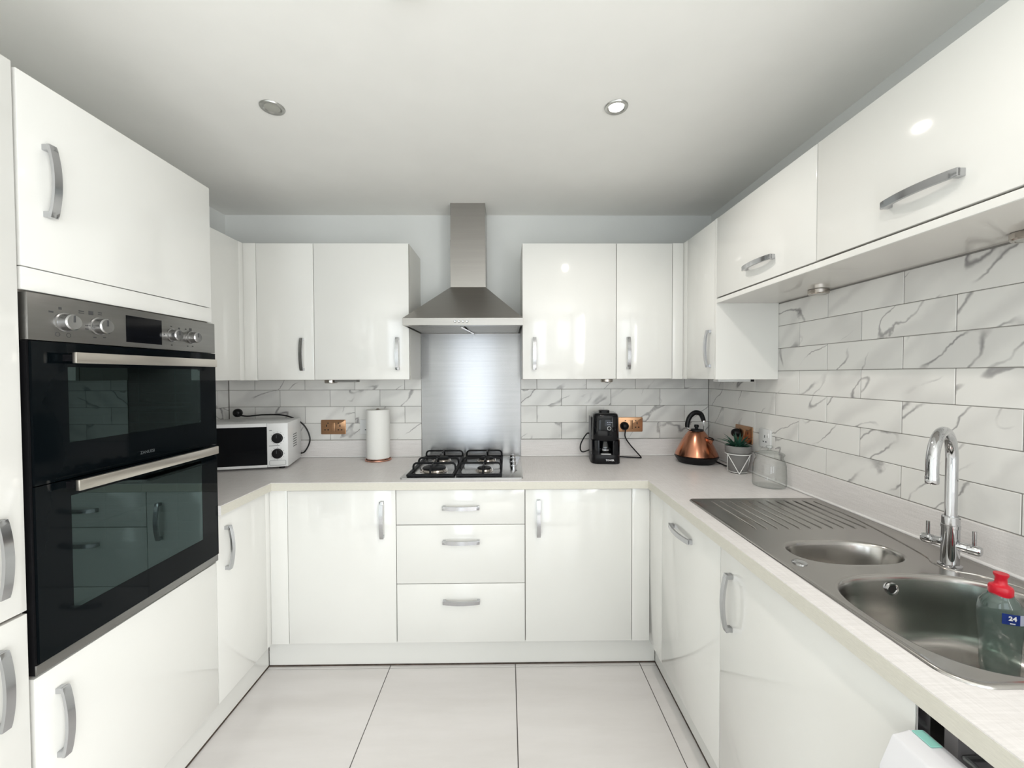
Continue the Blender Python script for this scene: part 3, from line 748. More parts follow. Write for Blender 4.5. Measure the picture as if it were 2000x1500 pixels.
def grate(x0, x1, burners):
    y0, y1 = GY0+.022, GY1-.022
    bm = BM(); t = .011; z0 = ZH+.001; z1 = ZH+.013
    for q in ((x0, x1, y0, y0+t), (x0, x1, y1-t, y1), (x0, x0+t, y0+t, y1-t), (x1-t, x1, y0+t, y1-t)): box(bm, *q, z0, z1, .002, 1)
    g = obj('pan_support', bm, 'iron', h)
    zt = ZH+.042; rr = .0052
    bm = BM()
    for y in (y0+.115, y0+.245, y1-.014):
        p = [(x0+.008, y, z0+.006)]
        for k in range(5):
            a = PI/2*k/4; p.append((x0+.008+.018*(1-math.cos(a)), y, zt-.018+.018*math.sin(a)))
        for k in range(5):
            a = PI/2*(4-k)/4; p.append((x1-.008-.018*(1-math.cos(a)), y, zt-.018+.018*math.sin(a)))
        p.append((x1-.008, y, z0+.006)); tube(bm, p, rr, 8)
    obj('cross_bar', bm, 'iron', g)
    for bx, by in burners:
        bm = BM()
        for s in (-1, 1):
            ye_ = by+s*.105
            p = [(bx, ye_, z0+.008), (bx, ye_-s*.004, zt-.012), (bx, ye_-s*.016, zt), (bx, by+s*.022, zt+.001)]
            tube(bm, p, [rr, rr, rr, .0032], 8)
        obj('support_finger', bm, 'iron', g)
    for cx in (x0+.006, x1-.006):
        for cy in (y0+.006, y1-.006):
            bm = BM(); disc(bm, (cx, cy, ZH-.0002), .0045, .003, 'z', 10); obj('rubber_foot', bm, 'black', g)
grate(-.482, -.2545, ((-.372, -.405), (-.372, -.165)))
grate(-.246, -.026, ((-.118, -.415), (-.118, -.170)))
for ky in (-.125, -.205, -.305, -.405):
    bm = BM(); lathe(bm, [(0, 0), (.019, 0), (.019, .003), (.0155, .0045), (.0145, .022), (.0125, .0245), (0, .0245)], (.030, ky, ZH), 30)
    k = obj('knob', bm, 'handle', h); bm = BM(); box(bm, .0265, .0335, ky-.0165, ky+.0165, ZH+.0235, ZH+.031, .0015); obj('grip', bm, 'handle', k)

# ------------------------------------------------------------------ sink
SX0, SX1, SY0, SY1 = .704, 1.2035, -1.856, -.889
s = root('sink', 'stainless steel one-and-a-half bowl sink with ribbed drainer', 'sink', (.95, -1.37, W))
def seg_loop(bm, pts, z): return [bm.verts.new((x, y, z)) for x, y in pts]
bm = BM(); ZS = W+.0022
def orr(off, r):
    out = []; x0, x1, y0, y1 = SX0+off, SX1-off, SY0+off, SY1-off; rn, rf = max(.055-off, .01), max(.020-off*.8, .004)
    for cx, cy, a0, q in ((x1-rf, y1-rf, 0, rf), (x0+rf, y1-rf, PI/2, rf), (x0+rn, y0+rn, PI, rn), (x1-rn, y0+rn, 1.5*PI, rn)):
        for k_ in range(11): a = a0+PI/2*k_/10; out.append((cx+q*math.cos(a), cy+q*math.sin(a)))
    return out
rings = [seg_loop(bm, orr(0, .055), W+.0003), seg_loop(bm, orr(.0008, .0545), W+.003), seg_loop(bm, orr(.003, .052), W+.0048), seg_loop(bm, orr(.007, .048), W+.0048), seg_loop(bm, orr(.012, .043), ZS+.0006), seg_loop(bm, orr(.016, .039), ZS)]
ring_faces(bm, rings)
BOWLS = {'small': (.922, -1.366, .150, .082, 2.5, .115), 'big': (.940, -1.668, .214, .176, 3.0, .155)}
edges = [bm.edges.get((rings[-1][i], rings[-1][(i+1) % len(rings[-1])])) for i in range(len(rings[-1]))]
holes = []
for nm, (cx, cy, a, b, n, dep) in BOWLS.items():
    lp = seg_loop(bm, superell(cx, cy, a, b, n), ZS); holes.append(lp)
    for i in range(len(lp)): edges.append(bm.edges.new((lp[i], lp[(i+1) % len(lp)])))
bmesh.ops.triangle_fill(bm, use_beauty=True, use_dissolve=False, edges=edges, normal=(0, 0, 1))
obj('drainer_top', bm, 'sink', s, 40)
for (nm, (cx, cy, a, b, n, dep)) in BOWLS.items():
    bm = BM(); R = []
    for off, dz in ((0, 0), (.003, -.0008), (.006, -.003), (.008, -.007), (.010, -.014), (.020, -.55*dep), (.026, -.80*dep), (.034, -.90*dep), (.048, -.965*dep), (.066, -dep), (.075, -dep-.0005)):
        R.append(seg_loop(bm, superell(cx, cy, a-off, b-off, n), ZS+dz))
    ring_faces(bm, R); bm.faces.new(R[-1])
    bw = obj('bowl', bm, 'sink', s, 60)
    if nm == 'big':
        bm = BM(); lathe(bm, [(0, .002), (.010, .002), (.011, .004), (.0145, .0045), (.0155, .002), (.0155, 0)], (.925, cy+b-.0125, .882), 28, AX['-y']); ov = obj('overflow', bm, 'chrome', bw)
        bm = BM(); disc(bm, (.925, cy+b-.0138, .882), .0095, .0012, '-y', 24); obj('overflow_hole', bm, 'dark', ov)
    bm = BM(); lathe(bm, [(.0, .001), (.030, .001), (.036, .003), (.041, .0025), (.042, 0)], (cx, cy, ZS-dep-.0002), 32); dr = obj('drain', bm, 'chrome', bw)
    bm = BM(); disc(bm, (cx, cy, ZS-dep+.001), .024, .0012, 'z', 24); obj('strainer', bm, 'dark', dr)
for k in range(11):
    x = .783+.0352*k; bm = BM(); y0, y1 = -1.205, -.915
    tube(bm, [(x, y0, ZS-.003), (x, y0+.008, ZS+.0004), (x, y1-.02, ZS+.0004), (x, y1, ZS-.003)], .0032, 10); obj('drainer_rib', bm, 'sink', s)
bm = BM(); tube(bm, smooth_path([(1.172, -.93, ZS), (1.172, -1.10, ZS), (1.150, -1.25, ZS), (1.118, -1.395, ZS), (1.096, -1.44, ZS), (1.105, -1.482, ZS), (1.145, -1.515, ZS), (1.178, -1.60, ZS), (1.181, -1.78, ZS)]), .0028, 8); obj('pressed_ridge', bm, 'sink', s)
bm = BM(); lathe(bm, [(0, 0), (.017, 0), (.017, .002), (.013, .0045), (.006, .005), (0, .005)], (.754, -1.432, ZS), 28); obj('waste_control', bm, 'chrome', s)

# mixer tap
t = root('mixer_tap', 'tall chrome swan-neck mixer tap with two lever handles at the sink', 'tap', (1.122, -1.455, ZS))
tx, ty = 1.122, -1.455
bm = BM(); lathe(bm, [(0, 0), (.023, 0), (.023, .004), (.0178, .007), (.0172, .125), (.0150, .128), (0, .128)], (tx, ty, ZS+.0002), 36); obj('body', bm, 'chrome', t)
sd = Vector((-.86, -.50, 0)).normalized(); reach = .150; rr = reach/2
p0 = Vector((tx, ty, 0)); pts = [p0+Vector((0, 0, W+.125)), p0+Vector((0, 0, W+.20)), p0+Vector((0, 0, 1.185))]
for k in range(1, 17):
    a = PI*k/16; pts.append(p0+sd*(rr-rr*math.cos(a))+Vector((0, 0, 1.185+rr*math.sin(a))))
pts.append(p0+sd*reach+Vector((0, 0, 1.160)))
bm = BM(); tube(bm, pts, .0120, 20); obj('spout', bm, 'chrome', t)
e = p0+sd*reach; bm = BM(); lathe(bm, [(0, .0), (.0112, 0), (.0126, .002), (.0126, .016), (.0120, .018)], (e.x, e.y, 1.143), 24); nz = obj('nozzle', bm, 'chrome', t)
bm = BM(); lathe(bm, [(.0160, 0), (.0184, .002), (.0184, .010), (.0160, .012)], (tx, ty, W+.098), 32); obj('collar', bm, 'chrome', t)
bd = Vector((.42, -.907, 0)); bz = W+.058
q = bd.to_track_quat('Z', 'Y').to_matrix().to_4x4()
for sg in (1, -1):
    mt_ = (bd*sg).to_track_quat('Z', 'Y').to_matrix().to_4x4()
    bm = BM(); lathe(bm, [(0, .010), (.0115, .010), (.0115, .030), (.0108, .031), (.0108, .032), (.0124, .033), (.0124, .050), (.0100, .0545), (0, .056)], (tx, ty, bz), 28, mt_); v = obj('valve', bm, 'chrome', t)
    c = Vector((tx, ty, bz))+bd*sg*.042; bm = BM(); tube(bm, [c+Vector((0, 0, .008)), c+Vector((0, 0, .046))], .0042, 12); obj('lever', bm, 'chrome', v)

# ------------------------------------------------------------------ detergent bottle in the sink
ZB = ZS-.155+.0008
bx_, by_ = 1.053, -1.618
bt = root('detergent_bottle', 'clear plastic detergent bottle with red cap standing in the sink', 'bottle', (bx_, by_, ZB))
bm = BM(); R = []
rot = Matrix.Rotation(-.45, 4, 'Z')
for z, a, b in ((0, .022, .016), (.001, .027, .020), (.006, .029, .022), (.03, .030, .023), (.07, .031, .024), (.11, .0345, .026), (.135, .035, .026), (.152, .032, .0245), (.163, .025, .020), (.168, .020, .018), (.176, .017, .0165)):
    R.append([bm.verts.new(rot @ Vector((x, y, z))) for x, y in superell(0, 0, a, b, 2.4, 40)])
ring_faces(bm, R, True, True, True)
bmesh.ops.translate(bm, verts=bm.verts[:], vec=(bx_, by_, ZB))
bb = obj('bottle_body', bm, 'bottle', bt, 50)
bm = BM(); lathe(bm, [(0, .170), (.0178, .170), (.0186, .173), (.0186, .185), (.017, .189), (.0115, .192), (.0095, .195), (.0090, .206), (.0118, .212), (.0115, .2155), (0, .2155)], (bx_, by_, ZB), 36); obj('cap', bm, 'red', bt)
# label wrapped on the right shoulder
def label_patch(u0, u1, z0, z1, off, mat, name):
    bm = BM(); n = 8; rows = []
    for z in (z0, z1):
        row = []
        for k in range(n+1):
            th = u0+(u1-u0)*k/n
            a, b = (.0352+off, .0262+off)
            c, s_ = math.cos(th), math.sin(th)
            v = rot @ Vector((a*math.copysign(abs(c)**(2/2.4), c), b*math.copysign(abs(s_)**(2/2.4), s_), z)); row.append(bm.verts.new(v+Vector((bx_, by_, ZB))))
        rows.append(row)
    ring_faces(bm, rows, False); return obj(name, bm, mat, bb, 60)
lb = label_patch(-1.78, -1.12, .119, .141, .0008, 'blue', 'label')
label_patch(-1.12, -.75, .119, .141, .0008, 'lblue', 'label_picture')
th = -1.47; nrm = (rot @ Vector((math.cos(th)*.6, math.sin(th), 0))).normalized()
c = rot @ Vector((.0352*abs(math.cos(th))**(2/2.4), -.0262*abs(math.sin(th))**(2/2.4), 0))+nrm*.0022
place(text_mesh('24', .0125, 'print', 'label_number', .0004), 'label_number', (bx_+c.x, by_+c.y, ZB+.1325), (PI/2, 0, math.atan2(nrm.y, nrm.x)+PI/2), bb)
bm = b1(-.004, .004, -.0003, .0003, -.0010, .0010); me = finish(bm, 'label_line', 0); me.materials.append(M['print'])
place(me, 'label_line', (bx_+c.x, by_+c.y, ZB+.1225), (0, 0, math.atan2(nrm.y, nrm.x)+PI/2), bb)

# ------------------------------------------------------------------ microwave
AM = math.radians(13.5)
MW, MD, MH = .44, .27, .232
mc = Vector((-1.156, -.312, W))            # front right foot corner
ex = Vector((math.cos(AM), math.sin(AM), 0)); ey = Vector((-math.sin(AM), math.cos(AM), 0))
mo = mc-ex*MW/2+ey*MD/2
mw = root('microwave', 'white microwave oven with black door and two black dials', 'microwave', mo)
MR = Matrix.Translation(mo) @ Matrix.Rotation(AM, 4, 'Z')
def mloc(bm): bmesh.ops.transform(bm, matrix=MR, verts=bm.verts[:]); return bm
hx, hd = MW/2, MD/2
prof = [(-hx, .012), (hx-.012, .012), (hx, .030), (hx, MH+.012), (-hx, MH+.012)]
bm = BM(); prism(bm, [(-hx, .012), (hx, .012), (hx, MH+.012), (-hx, MH+.012)], 'y', -hd+.012, hd, .004); obj('casing', mloc(bm), 'white_pl', mw)
bm = b1(hx-.100, hx, -hd, -hd+.0125, .013, MH+.011, .004); pn = obj('control_panel', mloc(bm), 'white_pl', mw)
bm = BM()
for q in ((-hx, hx-.1005, MH+.011-.018, MH+.011), (-hx, hx-.1005, .013, .026), (-hx, -hx+.020, .026, MH-.007)): box(bm, q[0], q[1], -hd, -hd+.0125, q[2], q[3])
dr = obj('door', mloc(bm), 'white_pl', mw, 0)
bm = b1(-hx+.020, hx-.1005, -hd+.0008, -hd+.0125, .026, MH-.007); obj('door_glass', mloc(bm), 'blackgloss', dr, 0)
for zz in (.083, .164):
    bm = BM(); lathe(bm, [(0, 0), (.0265, 0), (.0265, .004), (.024, .006), (.023, .016), (.021, .018), (0, .018)], (hx-.050, -hd, zz), 32, AX['-y']); k = obj('dial', mloc(bm), 'black', pn)
    bm = b1(hx-.051, hx-.049, -hd-.0188, -hd-.017, zz+.002, zz+.019); obj('dial_mark', mloc(bm), 'greyprint', k, 0)
bm = BM()
for zz in (.083, .164):
    for k in range(11):
        a = math.radians(-60+k*30); c = (hx-.050+.0325*math.sin(a), zz+.0325*math.cos(a)); box(bm, c[0]-.0016, c[0]+.0016, -hd-.0004, -hd+.001, c[1]-.001, c[1]+.001)
box(bm, hx-.090, hx-.040, -hd-.0004, -hd+.001, .1235, .1255); box(bm, hx-.088, hx-.075, -hd-.0004, -hd+.001, .203, .206)
obj('panel_print', mloc(bm), 'greyprint', pn, 0)
bm = BM(); tube(bm, [Vector((x, -hd-.0002, z)) for x, z in rrect(hx-.088, hx-.012, .022, .048, .006, 4)], .0007, 5, True); obj('door_button', mloc(bm), 'greyprint', pn)
bm = BM()
for k in range(6):
    z = .10+k*.013; box(bm, hx-.0004, hx+.0006, -hd+.10, -hd+.17, z, z+.005)
obj('vent', mloc(bm), 'greyprint', mw, 0)
for fx in (-hx+.04, hx-.04):
    for fy in (-hd+.04, hd-.04):
        bm = BM(); disc(bm, (fx, fy, 0), .014, .0125, 'z', 16); obj('foot', mloc(bm), 'black', mw)
bm = BM(); tube(bm, smooth_path([(-1.232, -.062, .945), (-1.195, -.055, .955), (-1.166, -.052, 1.03), (-1.205, -.058, 1.118), (-1.296, -.07, 1.168), (-1.415, -.085, 1.175), (-1.49, -.115, 1.170), (-1.518, -.150, 1.182), (-1.524, -.158, 1.192)]), .0042, 10); cr = obj('cord', bm, 'black', mw)
def plug(par, loc, d, r=.022):
    q_ = Vector(d).to_track_quat('Z', 'Y').to_matrix().to_4x4()
    bm = BM(); lathe(bm, [(0, 0), (r*.8, 0), (r, .004), (r, .018), (r*.8, .030), (r*.45, .036), (0, .037)], loc, 20, q_)
    return obj('plug', bm, 'black', par)
pg = plug(cr, (-1.538, -.122, 1.190), (.35, -.9, .05), .024)
bm = BM(); 
for dx, dz in ((0, .011), (-.010, -.007), (.010, -.007)): box(bm, -1.545+dx-.002, -1.545+dx+.004, -.125, -.104, 1.190+dz-.003, 1.190+dz+.003)
obj('pin', bm, 'nickel', pg, 0)
bm = BM(); disc(bm, (-1.236, -.075, .947), .010, .02, 'x', 14); obj('cord_grommet', bm, 'black', cr)

# ------------------------------------------------------------------ kitchen paper on its stand
kx, ky = -.750, -.098
k = root('paper_towel_holder', 'copper wire kitchen roll stand on the worktop left of the hob', 'roll holder', (kx, ky, W))
bm = BM(); tube(bm, circle_pts((kx, ky, W+.0045), .071, 44), .0042, 10, True); obj('base_ring', bm, 'copperwire', k)
bm = BM(); tube(bm, circle_pts((kx, ky, W+.0105), .058, 40), .003, 8, True); tube(bm, [(kx-.067, ky, W+.0075), (kx+.067, ky, W+.0075)], .003, 8); obj('cross_wire', bm, 'copperwire', k)
bm = BM(); tube(bm, [(kx, ky, W+.0075), (kx, ky, 1.2)], .004, 10); lathe(bm, [(0, 0), (.009, .002), (.011, .009), (.007, .015), (0, .016)], (kx, ky, 1.196), 20); obj('spindle', bm, 'nickel', k)
bm = BM(); lathe(bm, [(.019, .0), (.064, .0), (.0655, .002), (.0655, .277), (.064, .279), (.0215, .279), (.019, .277), (.019, 0)], (kx, ky, W+.0145), 48)
r = root('paper_towel_roll', 'thick white roll of kitchen paper standing left of the hob', 'kitchen roll', (kx, ky, W+.0145))
obj('paper', bm, 'paper', r)
bm = BM(); lathe(bm, [(.0165, .001), (.0187, .001), (.0187, .278), (.0165, .278), (.0165, .001)], (kx, ky, W+.0145), 32); obj('cardboard_core', bm, plain('cardboard', (.34, .25, .17), .9), r)

# ------------------------------------------------------------------ sockets
def socket(label, c, axis, double=True, mat='bronze', group=None, holes='dark'):
    """axis '-y': on the back wall; '-x': on the right wall"""
    w_ = .147 if double else .086; hh = .0435; hw = w_/2
    r = root('socket', label, 'socket', c, group)
    MM = Matrix.Translation(c) @ (Matrix.Identity(4) if axis == '-y' else Matrix.Rotation(-PI/2, 4, 'Z'))
    def L(bm): bmesh.ops.transform(bm, matrix=MM, verts=bm.verts[:]); return bm
    bm = BM(); prism(bm, rrect(-hw, hw, -hh, hh, .005, 4), 'y', -.0065, 0, .0016); pl = obj('faceplate', L(bm), mat, r)
    def holeset(cx, name='pin_hole'):
        for dx, dz, a, b in ((0, .008, .0028, .0065), (-.0095, -.0165, .0045, .003), (.0095, -.0165, .0045, .003)):
            obj(name, L(b1(cx+dx-a, cx+dx+a, -.0070, -.0060, dz-b, dz+b)), holes, pl, 0)
    if double:
        holeset(-.040); holeset(.040)
        sw = obj('rocker_switch', L(b1(-.0145, .0115, -.0090, -.006, -.026, .026, .001)), mat, pl)
        obj('switch_gap', L(b1(.0117, .0137, -.0069, -.006, -.027, .027)), 'seal', pl, 0)
        for cx in (-.031, .031): obj('neon', L(b1(cx-.0045, cx+.0045, -.0071, -.006, .0205, .0265)), 'seal' if mat == 'bronze' else 'greyprint', pl, 0)
    else:
        holeset(0); obj('rocker_switch', L(b1(.018, .030, -.009, -.006, .005, .027, .001)), mat, pl)
    return r
socket('bronze double socket between the microwave and the paper roll', (-1.044, -.0081, 1.0925), '-y', True, 'bronze', 'bronze sockets')
socket('white socket half hidden behind the paper roll', (-.842, -.0081, 1.0925), '-y', False, 'white_pl', None, 'greyprint')
s1 = socket('bronze double socket with a black plug beside the coffee machine', (.744, -.0081, 1.0995), '-y', True, 'bronze', 'bronze sockets')
s2 = socket('bronze double socket on the right wall behind the potted succulent', (TR-.0001, -.386, 1.0935), '-x', True, 'bronze', 'bronze sockets')
socket('white single socket on the right wall above the glass jar', (TR-.0001, -.560, 1.0990), '-x', False, 'white_pl', None, 'greyprint')

# ------------------------------------------------------------------ coffee machine
cx, cy = .552, -.150
k = root('coffee_machine', 'black filter coffee machine with a glass carafe in its front', 'coffee machine', (cx, cy, W))
AC = math.radians(-7)
def cl(bm): bmesh.ops.transform(bm, matrix=Matrix.Translation((cx, cy, W)) @ Matrix.Rotation(AC, 4, 'Z'), verts=bm.verts[:]); return bm
def loft(bm, levels, n=4.5, seg=48, yfun=None):
    R = []
    for z, a, b, oy in levels: R.append([bm.verts.new((x, y+oy, z)) for x, y in superell(0, 0, a, b, n, seg)])
    ring_faces(bm, R, True, True, True); return bm
bm = BM()
loft(bm, [(.000, .078, .100, 0), (.003, .081, .103, 0), (.048, .080, .102, 0), (.052, .078, .100, 0)])
obj('base', cl(bm), 'black', k, 50)
bm = BM(); loft(bm, [(.128, .0745, .098, 0), (.132, .0765, .100, 0), (.262, .0715, .096, 0), (.272, .068, .092, 0), (.277, .060, .084, 0)])
hd_ = obj('brew_housing', cl(bm), 'blackgloss', k, 50)
bm = BM(); loft(bm, [(.050, .079, .048, .052), (.130, .0765, .048, .052)]); obj('back_column', cl(bm), 'black', k, 50)
for sx in (-1, 1):
    bm = BM(); prism(bm, [(sx*.0785, -.060), (sx*.0785, .050), (sx*.044, .050), (sx*.036, -.060), (sx*.036, -.098), (sx*.060, -.097), (sx*.074, -.085)], 'z', .0505, .1295)
    obj('cheek', cl(bm), 'blackgloss', k, 40)
bm = b1(-.0795, -.0755, -.035, .085, .03, .25, .0015); obj('side_panel', cl(bm), plain('grey_plastic', (.10, .10, .105), .35), k)
bm = BM(); loft(bm, [(.2765, .030, .030, .01), (.286, .030, .030, .01), (.288, .027, .027, .01)], 3, 32); obj('lid_grip', cl(bm), 'black', k, 40)
bm = BM(); lathe(bm, [(.0, .001), (.036, .001), (.040, .006), (.042, .03), (.038, .052), (.030, .064), (.031, .068)], (0, -.040, .0525), 32)
cf = obj('carafe', cl(bm), 'carafe', k, 50)
bm = BM(); lathe(bm, [(.0400, .020), (.0432, .020), (.0432, .0245), (.0400, .0245), (.0400, .020)], (0, -.040, .0525), 32); obj('carafe_band', cl(bm), 'chrome', cf)
bm = b1(-.026, .026, -.0995, -.075, .0525, .0555, .001); obj('drip_edge', cl(bm), 'white_pl', k)
bm = BM(); tube(bm, circle_pts((.016, -.1005, .197), .0095, 28, 'y'), .0011, 6, True); obj('button_ring', cl(bm), 'print', hd_)
bm = BM(); disc(bm, (.016, -.0985, .197), .0075, .002, '-y', 24); obj('button', cl(bm), 'black', hd_)
bm = BM(); box(bm, .006, .010, -.1000, -.0975, .227, .231); box(bm, .0135, .033, -.0998, -.0975, .2275, .2297); box(bm, .004, .024, -.1003, -.0985, .2165, .2177); obj('front_print', cl(bm), 'lblue', hd_, 0)
MC = Matrix.Translation((cx, cy, W)) @ Matrix.Rotation(AC, 4, 'Z')
lp = MC @ Vector((.020, -.1034, .0225))
base_ = [c for c in k.children if c.name.startswith('base')][0]
place(text_mesh('TOWER', .0125, 'print', 'lettering', .0003), 'lettering', lp, (PI/2, 0, AC), base_)
bm = BM(); tube(bm, smooth_path([(.500, -.075, 1.020), (.474, -.075, 1.058), (.437, -.072, 1.005), (.430, -.07, .965), (.445, -.07, .946), (.490, -.072, .960)]), .0038, 8); obj('cord_loop', bm, 'black', k)
bm = BM(); tube(bm, smooth_path([(.706, -.042, 1.075), (.703, -.045, 1.03), (.730, -.048, .985), (.772, -.06, .935), (.785, -.085, .9152), (.770, -.095, .9150), (.700, -.075, .9150), (.625, -.065, .918)]), .0038, 8); cr = obj('cord', bm, 'black', k)
plug(cr, (.704, -.016, 1.092), (0, -1, 0), .025)

# ------------------------------------------------------------------ kettle
qx, qy = 1.056, -.205
k = root('kettle', 'copper pyramid kettle with black handle on a black base', 'kettle', (qx, qy, W))
bm = BM(); lathe(bm, [(0, 0), (.088, 0), (.094, .003), (.100, .012), (.112, .030), (.115, .036), (.111, .040), (0, .040)], (qx, qy, W), 56); obj('base', bm, 'black', k)
bm = BM(); lathe(bm, [(0, .0402), (.110, .0402), (.1125, .044), (.108, .056), (.094, .086), (.076, .122), (.058, .152), (.046, .168), (.038, .176), (0, .178)], (qx, qy, W), 64); bd_ = obj('body', bm, 'copper', k, 50)
bm = BM(); lathe(bm, [(0, .176), (.038, .1762), (.037, .182), (.030, .186), (0, .187)], (qx, qy, W), 40); ld_ = obj('lid', bm, 'black', bd_)
bm = BM(); lathe(bm, [(0, .186), (.008, .186), (.008, .192), (.0125, .197), (.0125, .207), (.010, .210), (0, .210)], (qx, qy, W), 24); obj('lid_knob', bm, 'black', ld_)
hp = [(qx-.052, qy, W+.196), (qx-.050, qy, W+.222), (qx-.036, qy, W+.256), (qx-.008, qy, W+.277), (qx+.022, qy, W+.270), (qx+.036, qy, W+.244), (qx+.040, qy, W+.228)]
sp = smooth_path(hp, 6)
bm = BM(); tube(bm, sp, [.0115+.002*math.sin(PI*i/(len(sp)-1)) for i in range(len(sp))], 14); obj('handle', bm, 'black', k)
bm = BM(); tube(bm, [(qx+.041, qy, W+.232), (qx+.041, qy, W+.200), (qx+.030, qy-.018, W+.172)], .0035, 10); tube(bm, [(qx-.052, qy, W+.200), (qx-.051, qy, W+.190), (qx-.034, qy, W+.184)], .006, 10)
lathe(bm, [(0, 0), (.0125, 0), (.0125, .007), (0, .007)], (qx+.0405, qy, W+.226), 18); obj('handle_bracket', bm, 'chrome', k)
sdv = Vector((.62, -.78, 0)).normalized(); sdn = Vector((-sdv.y, sdv.x, 0)); sc = Vector((qx, qy, W))
bm = BM(); R = []
a_ = [sc+sdv*.082+Vector((0, 0, .102)), sc+sdv*.082+sdn*.020+Vector((0, 0, .139)), sc+sdv*.040+sdn*.022+Vector((0, 0, .148)), sc+sdv*.040-sdn*.022+Vector((0, 0, .148)), sc+sdv*.082-sdn*.020+Vector((0, 0, .139)), sc+sdv*.096+Vector((0, 0, .134)), sc+sdv*.040+Vector((0, 0, .09))]
vv = [bm.verts.new(p) for p in a_]
bmesh.ops.convex_hull(bm, input=vv)
bmesh.ops.bevel(bm, geom=bm.edges[:], offset=.002, segments=2, affect='EDGES'); sp_ = obj('spout', bm, 'copper', k, 40)
bm = BM(); tube(bm, [sc+sdv*.052+sdn*.021+Vector((0, 0, .147)), sc+sdv*.082+sdn*.020+Vector((0, 0, .140)), sc+sdv*.096+Vector((0, 0, .135)), sc+sdv*.082-sdn*.020+Vector((0, 0, .140)), sc+sdv*.052-sdn*.021+Vector((0, 0, .147))], .0024, 8); obj('spout_rim', bm, 'black', sp_)
bm = BM(); tube(bm, smooth_path([(qx+.085, qy-.055, W+.012), (qx+.095, qy-.095, W+.008), (qx+.100, qy-.130, W+.0065), (qx+.125, qy-.128, W+.0065), (qx+.143, qy-.080, W+.012), (qx+.150, qy-.10, W+.06), (TR-.03, -.352, 1.05), (TR-.028, -.348, 1.075)]), .0038, 8); cr = obj('cord', bm, 'black', k)
plug(cr, (TR-.008, -.346, 1.094), (-1, 0, 0), .023)

# ------------------------------------------------------------------ succulent in a wire stand
px_, py_ = 1.150, -.452
p = root('potted_succulent', 'small succulent in a grey pot beside the kettle', 'potted plant', (px_, py_, W+.010))
bm = BM(); lathe(bm, [(0, .0), (.040, .0), (.042, .002), (.0515, .092), (.0575, .094), (.0585, .097), (.0590, .124), (.0575, .126), (.0535, .126), (.0515, .116), (0, .114)], (px_, py_, W+.010), 44); pt_ = obj('pot', bm, 'pot', p, 40)
bm = BM(); lathe(bm, [(0, .118), (.030, .1175), (.0512, .1165), (.0515, .112), (0, .110)], (px_, py_, W+.0102), 32); obj('soil', bm, 'soil', p)
def leaf_mesh(L, wd, lean):
    bm = BM(); R = []; n = 7
    for i in range(n):
        t_ = i/(n-1); w_ = wd*(1-t_)**.75*(1 if t_ > .05 else .8)+.0004; th_ = .0035*(1-t_)+.0004
        ang = lean*(.55+.45*t_); x = L*t_*math.sin(ang); z = L*t_*math.cos(ang)
        nx, nz_ = math.cos(ang), -math.sin(ang)
        ring = []
        for k_ in range(8):
            a = 2*PI*k_/8; o_ = th_*math.sin(a)-(.25*w_*math.cos(a)**2)
            ring.append(bm.verts.new((x-nx*o_, w_*math.cos(a), z-nz_*o_)))
        R.append(ring)
    ring_faces(bm, R, True, True, True)
    me = finish(bm, 'leaf', 60); me.materials.append(M['leaf']); return me
random.seed(3)
LV = [leaf_mesh(.078, .0095, .30), leaf_mesh(.090, .010, .78), leaf_mesh(.082, .0105, 1.10), leaf_mesh(.060, .010, 1.32)]
for ring_i, (cnt, mi, r0) in enumerate(((4, 0, .004), (7, 1, .009), (9, 2, .013), (8, 3, .015))):
    for i in range(cnt):
        a = 2*PI*(i+.37*ring_i)/cnt+random.uniform(-.15, .15); sc_ = random.uniform(.85, 1.12)
        if mi > 1 and math.cos(a) > .45: sc_ *= .72
        o_ = place(LV[mi], 'leaf', (px_+r0*math.cos(a), py_+r0*math.sin(a), W+.124), (0, 0, a), p); o_.scale = (sc_, 1, sc_)
st = root('wire_plant_stand', 'white geometric wire stand that carries the grey plant pot', 'plant stand', (px_, py_, W))
bm = BM(); tube(bm, circle_pts((px_, py_, W+.096), .0575, 44), .0022, 8, True); obj('ring', bm, 'wire', st)
A0 = math.radians(-112)
for i in range(3):
    a = A0+2*PI*i/3
    ft = Vector((px_+.050*math.cos(a), py_+.050*math.sin(a), W+.0022))
    bm = BM()
    for s_ in (-1, 1):
        b = a+s_*PI/3; tube(bm, [ft, (px_+.0575*math.cos(b), py_+.0575*math.sin(b), W+.096)], .0021, 8)
    obj('leg', bm, 'wire', st)
bm = BM(); tube(bm, circle_pts((px_, py_, W+.0065), .0385, 36), .0020, 8, True)
for i in range(3):
    a = A0+2*PI*i/3; tube(bm, [(px_+.0385*math.cos(a), py_+.0385*math.sin(a), W+.0065), (px_+.050*math.cos(a), py_+.050*math.sin(a), W+.003)], .0018, 6)
obj('pot_rest', bm, 'wire', st)

# ------------------------------------------------------------------ glass jar
jx, jy = 1.1475, -.700
j = root('glass_jar', 'empty round glass storage jar with a glass lid beside the sink drainer', 'jar', (jx, jy, W))
JS = 1.10
bm = BM(); lathe(bm, [(r_, z_*JS) for r_, z_ in [(0, .0006), (.058, .0006), (.0635, .003), (.066, .010), (.0655, .045), (.0635, .085), (.058, .104), (.0525, .111), (.0525, .118), (.0545, .120), (.0548, .1225), (.053, .124)]], (jx, jy, W), 56); obj('jar_body', bm, 'glass', j, 50)
bm = BM(); lathe(bm, [(r_, z_*JS) for r_, z_ in [(.0535, .1246), (.0575, .1250), (.0580, .129), (.056, .1315), (.048, .134), (.030, .139), (.010, .141), (.006, .145), (.006, .150), (.013, .153), (.0145, .157), (.012, .161), (0, .162)]], (jx, jy, W), 48); obj('lid', bm, 'glass', j, 50)

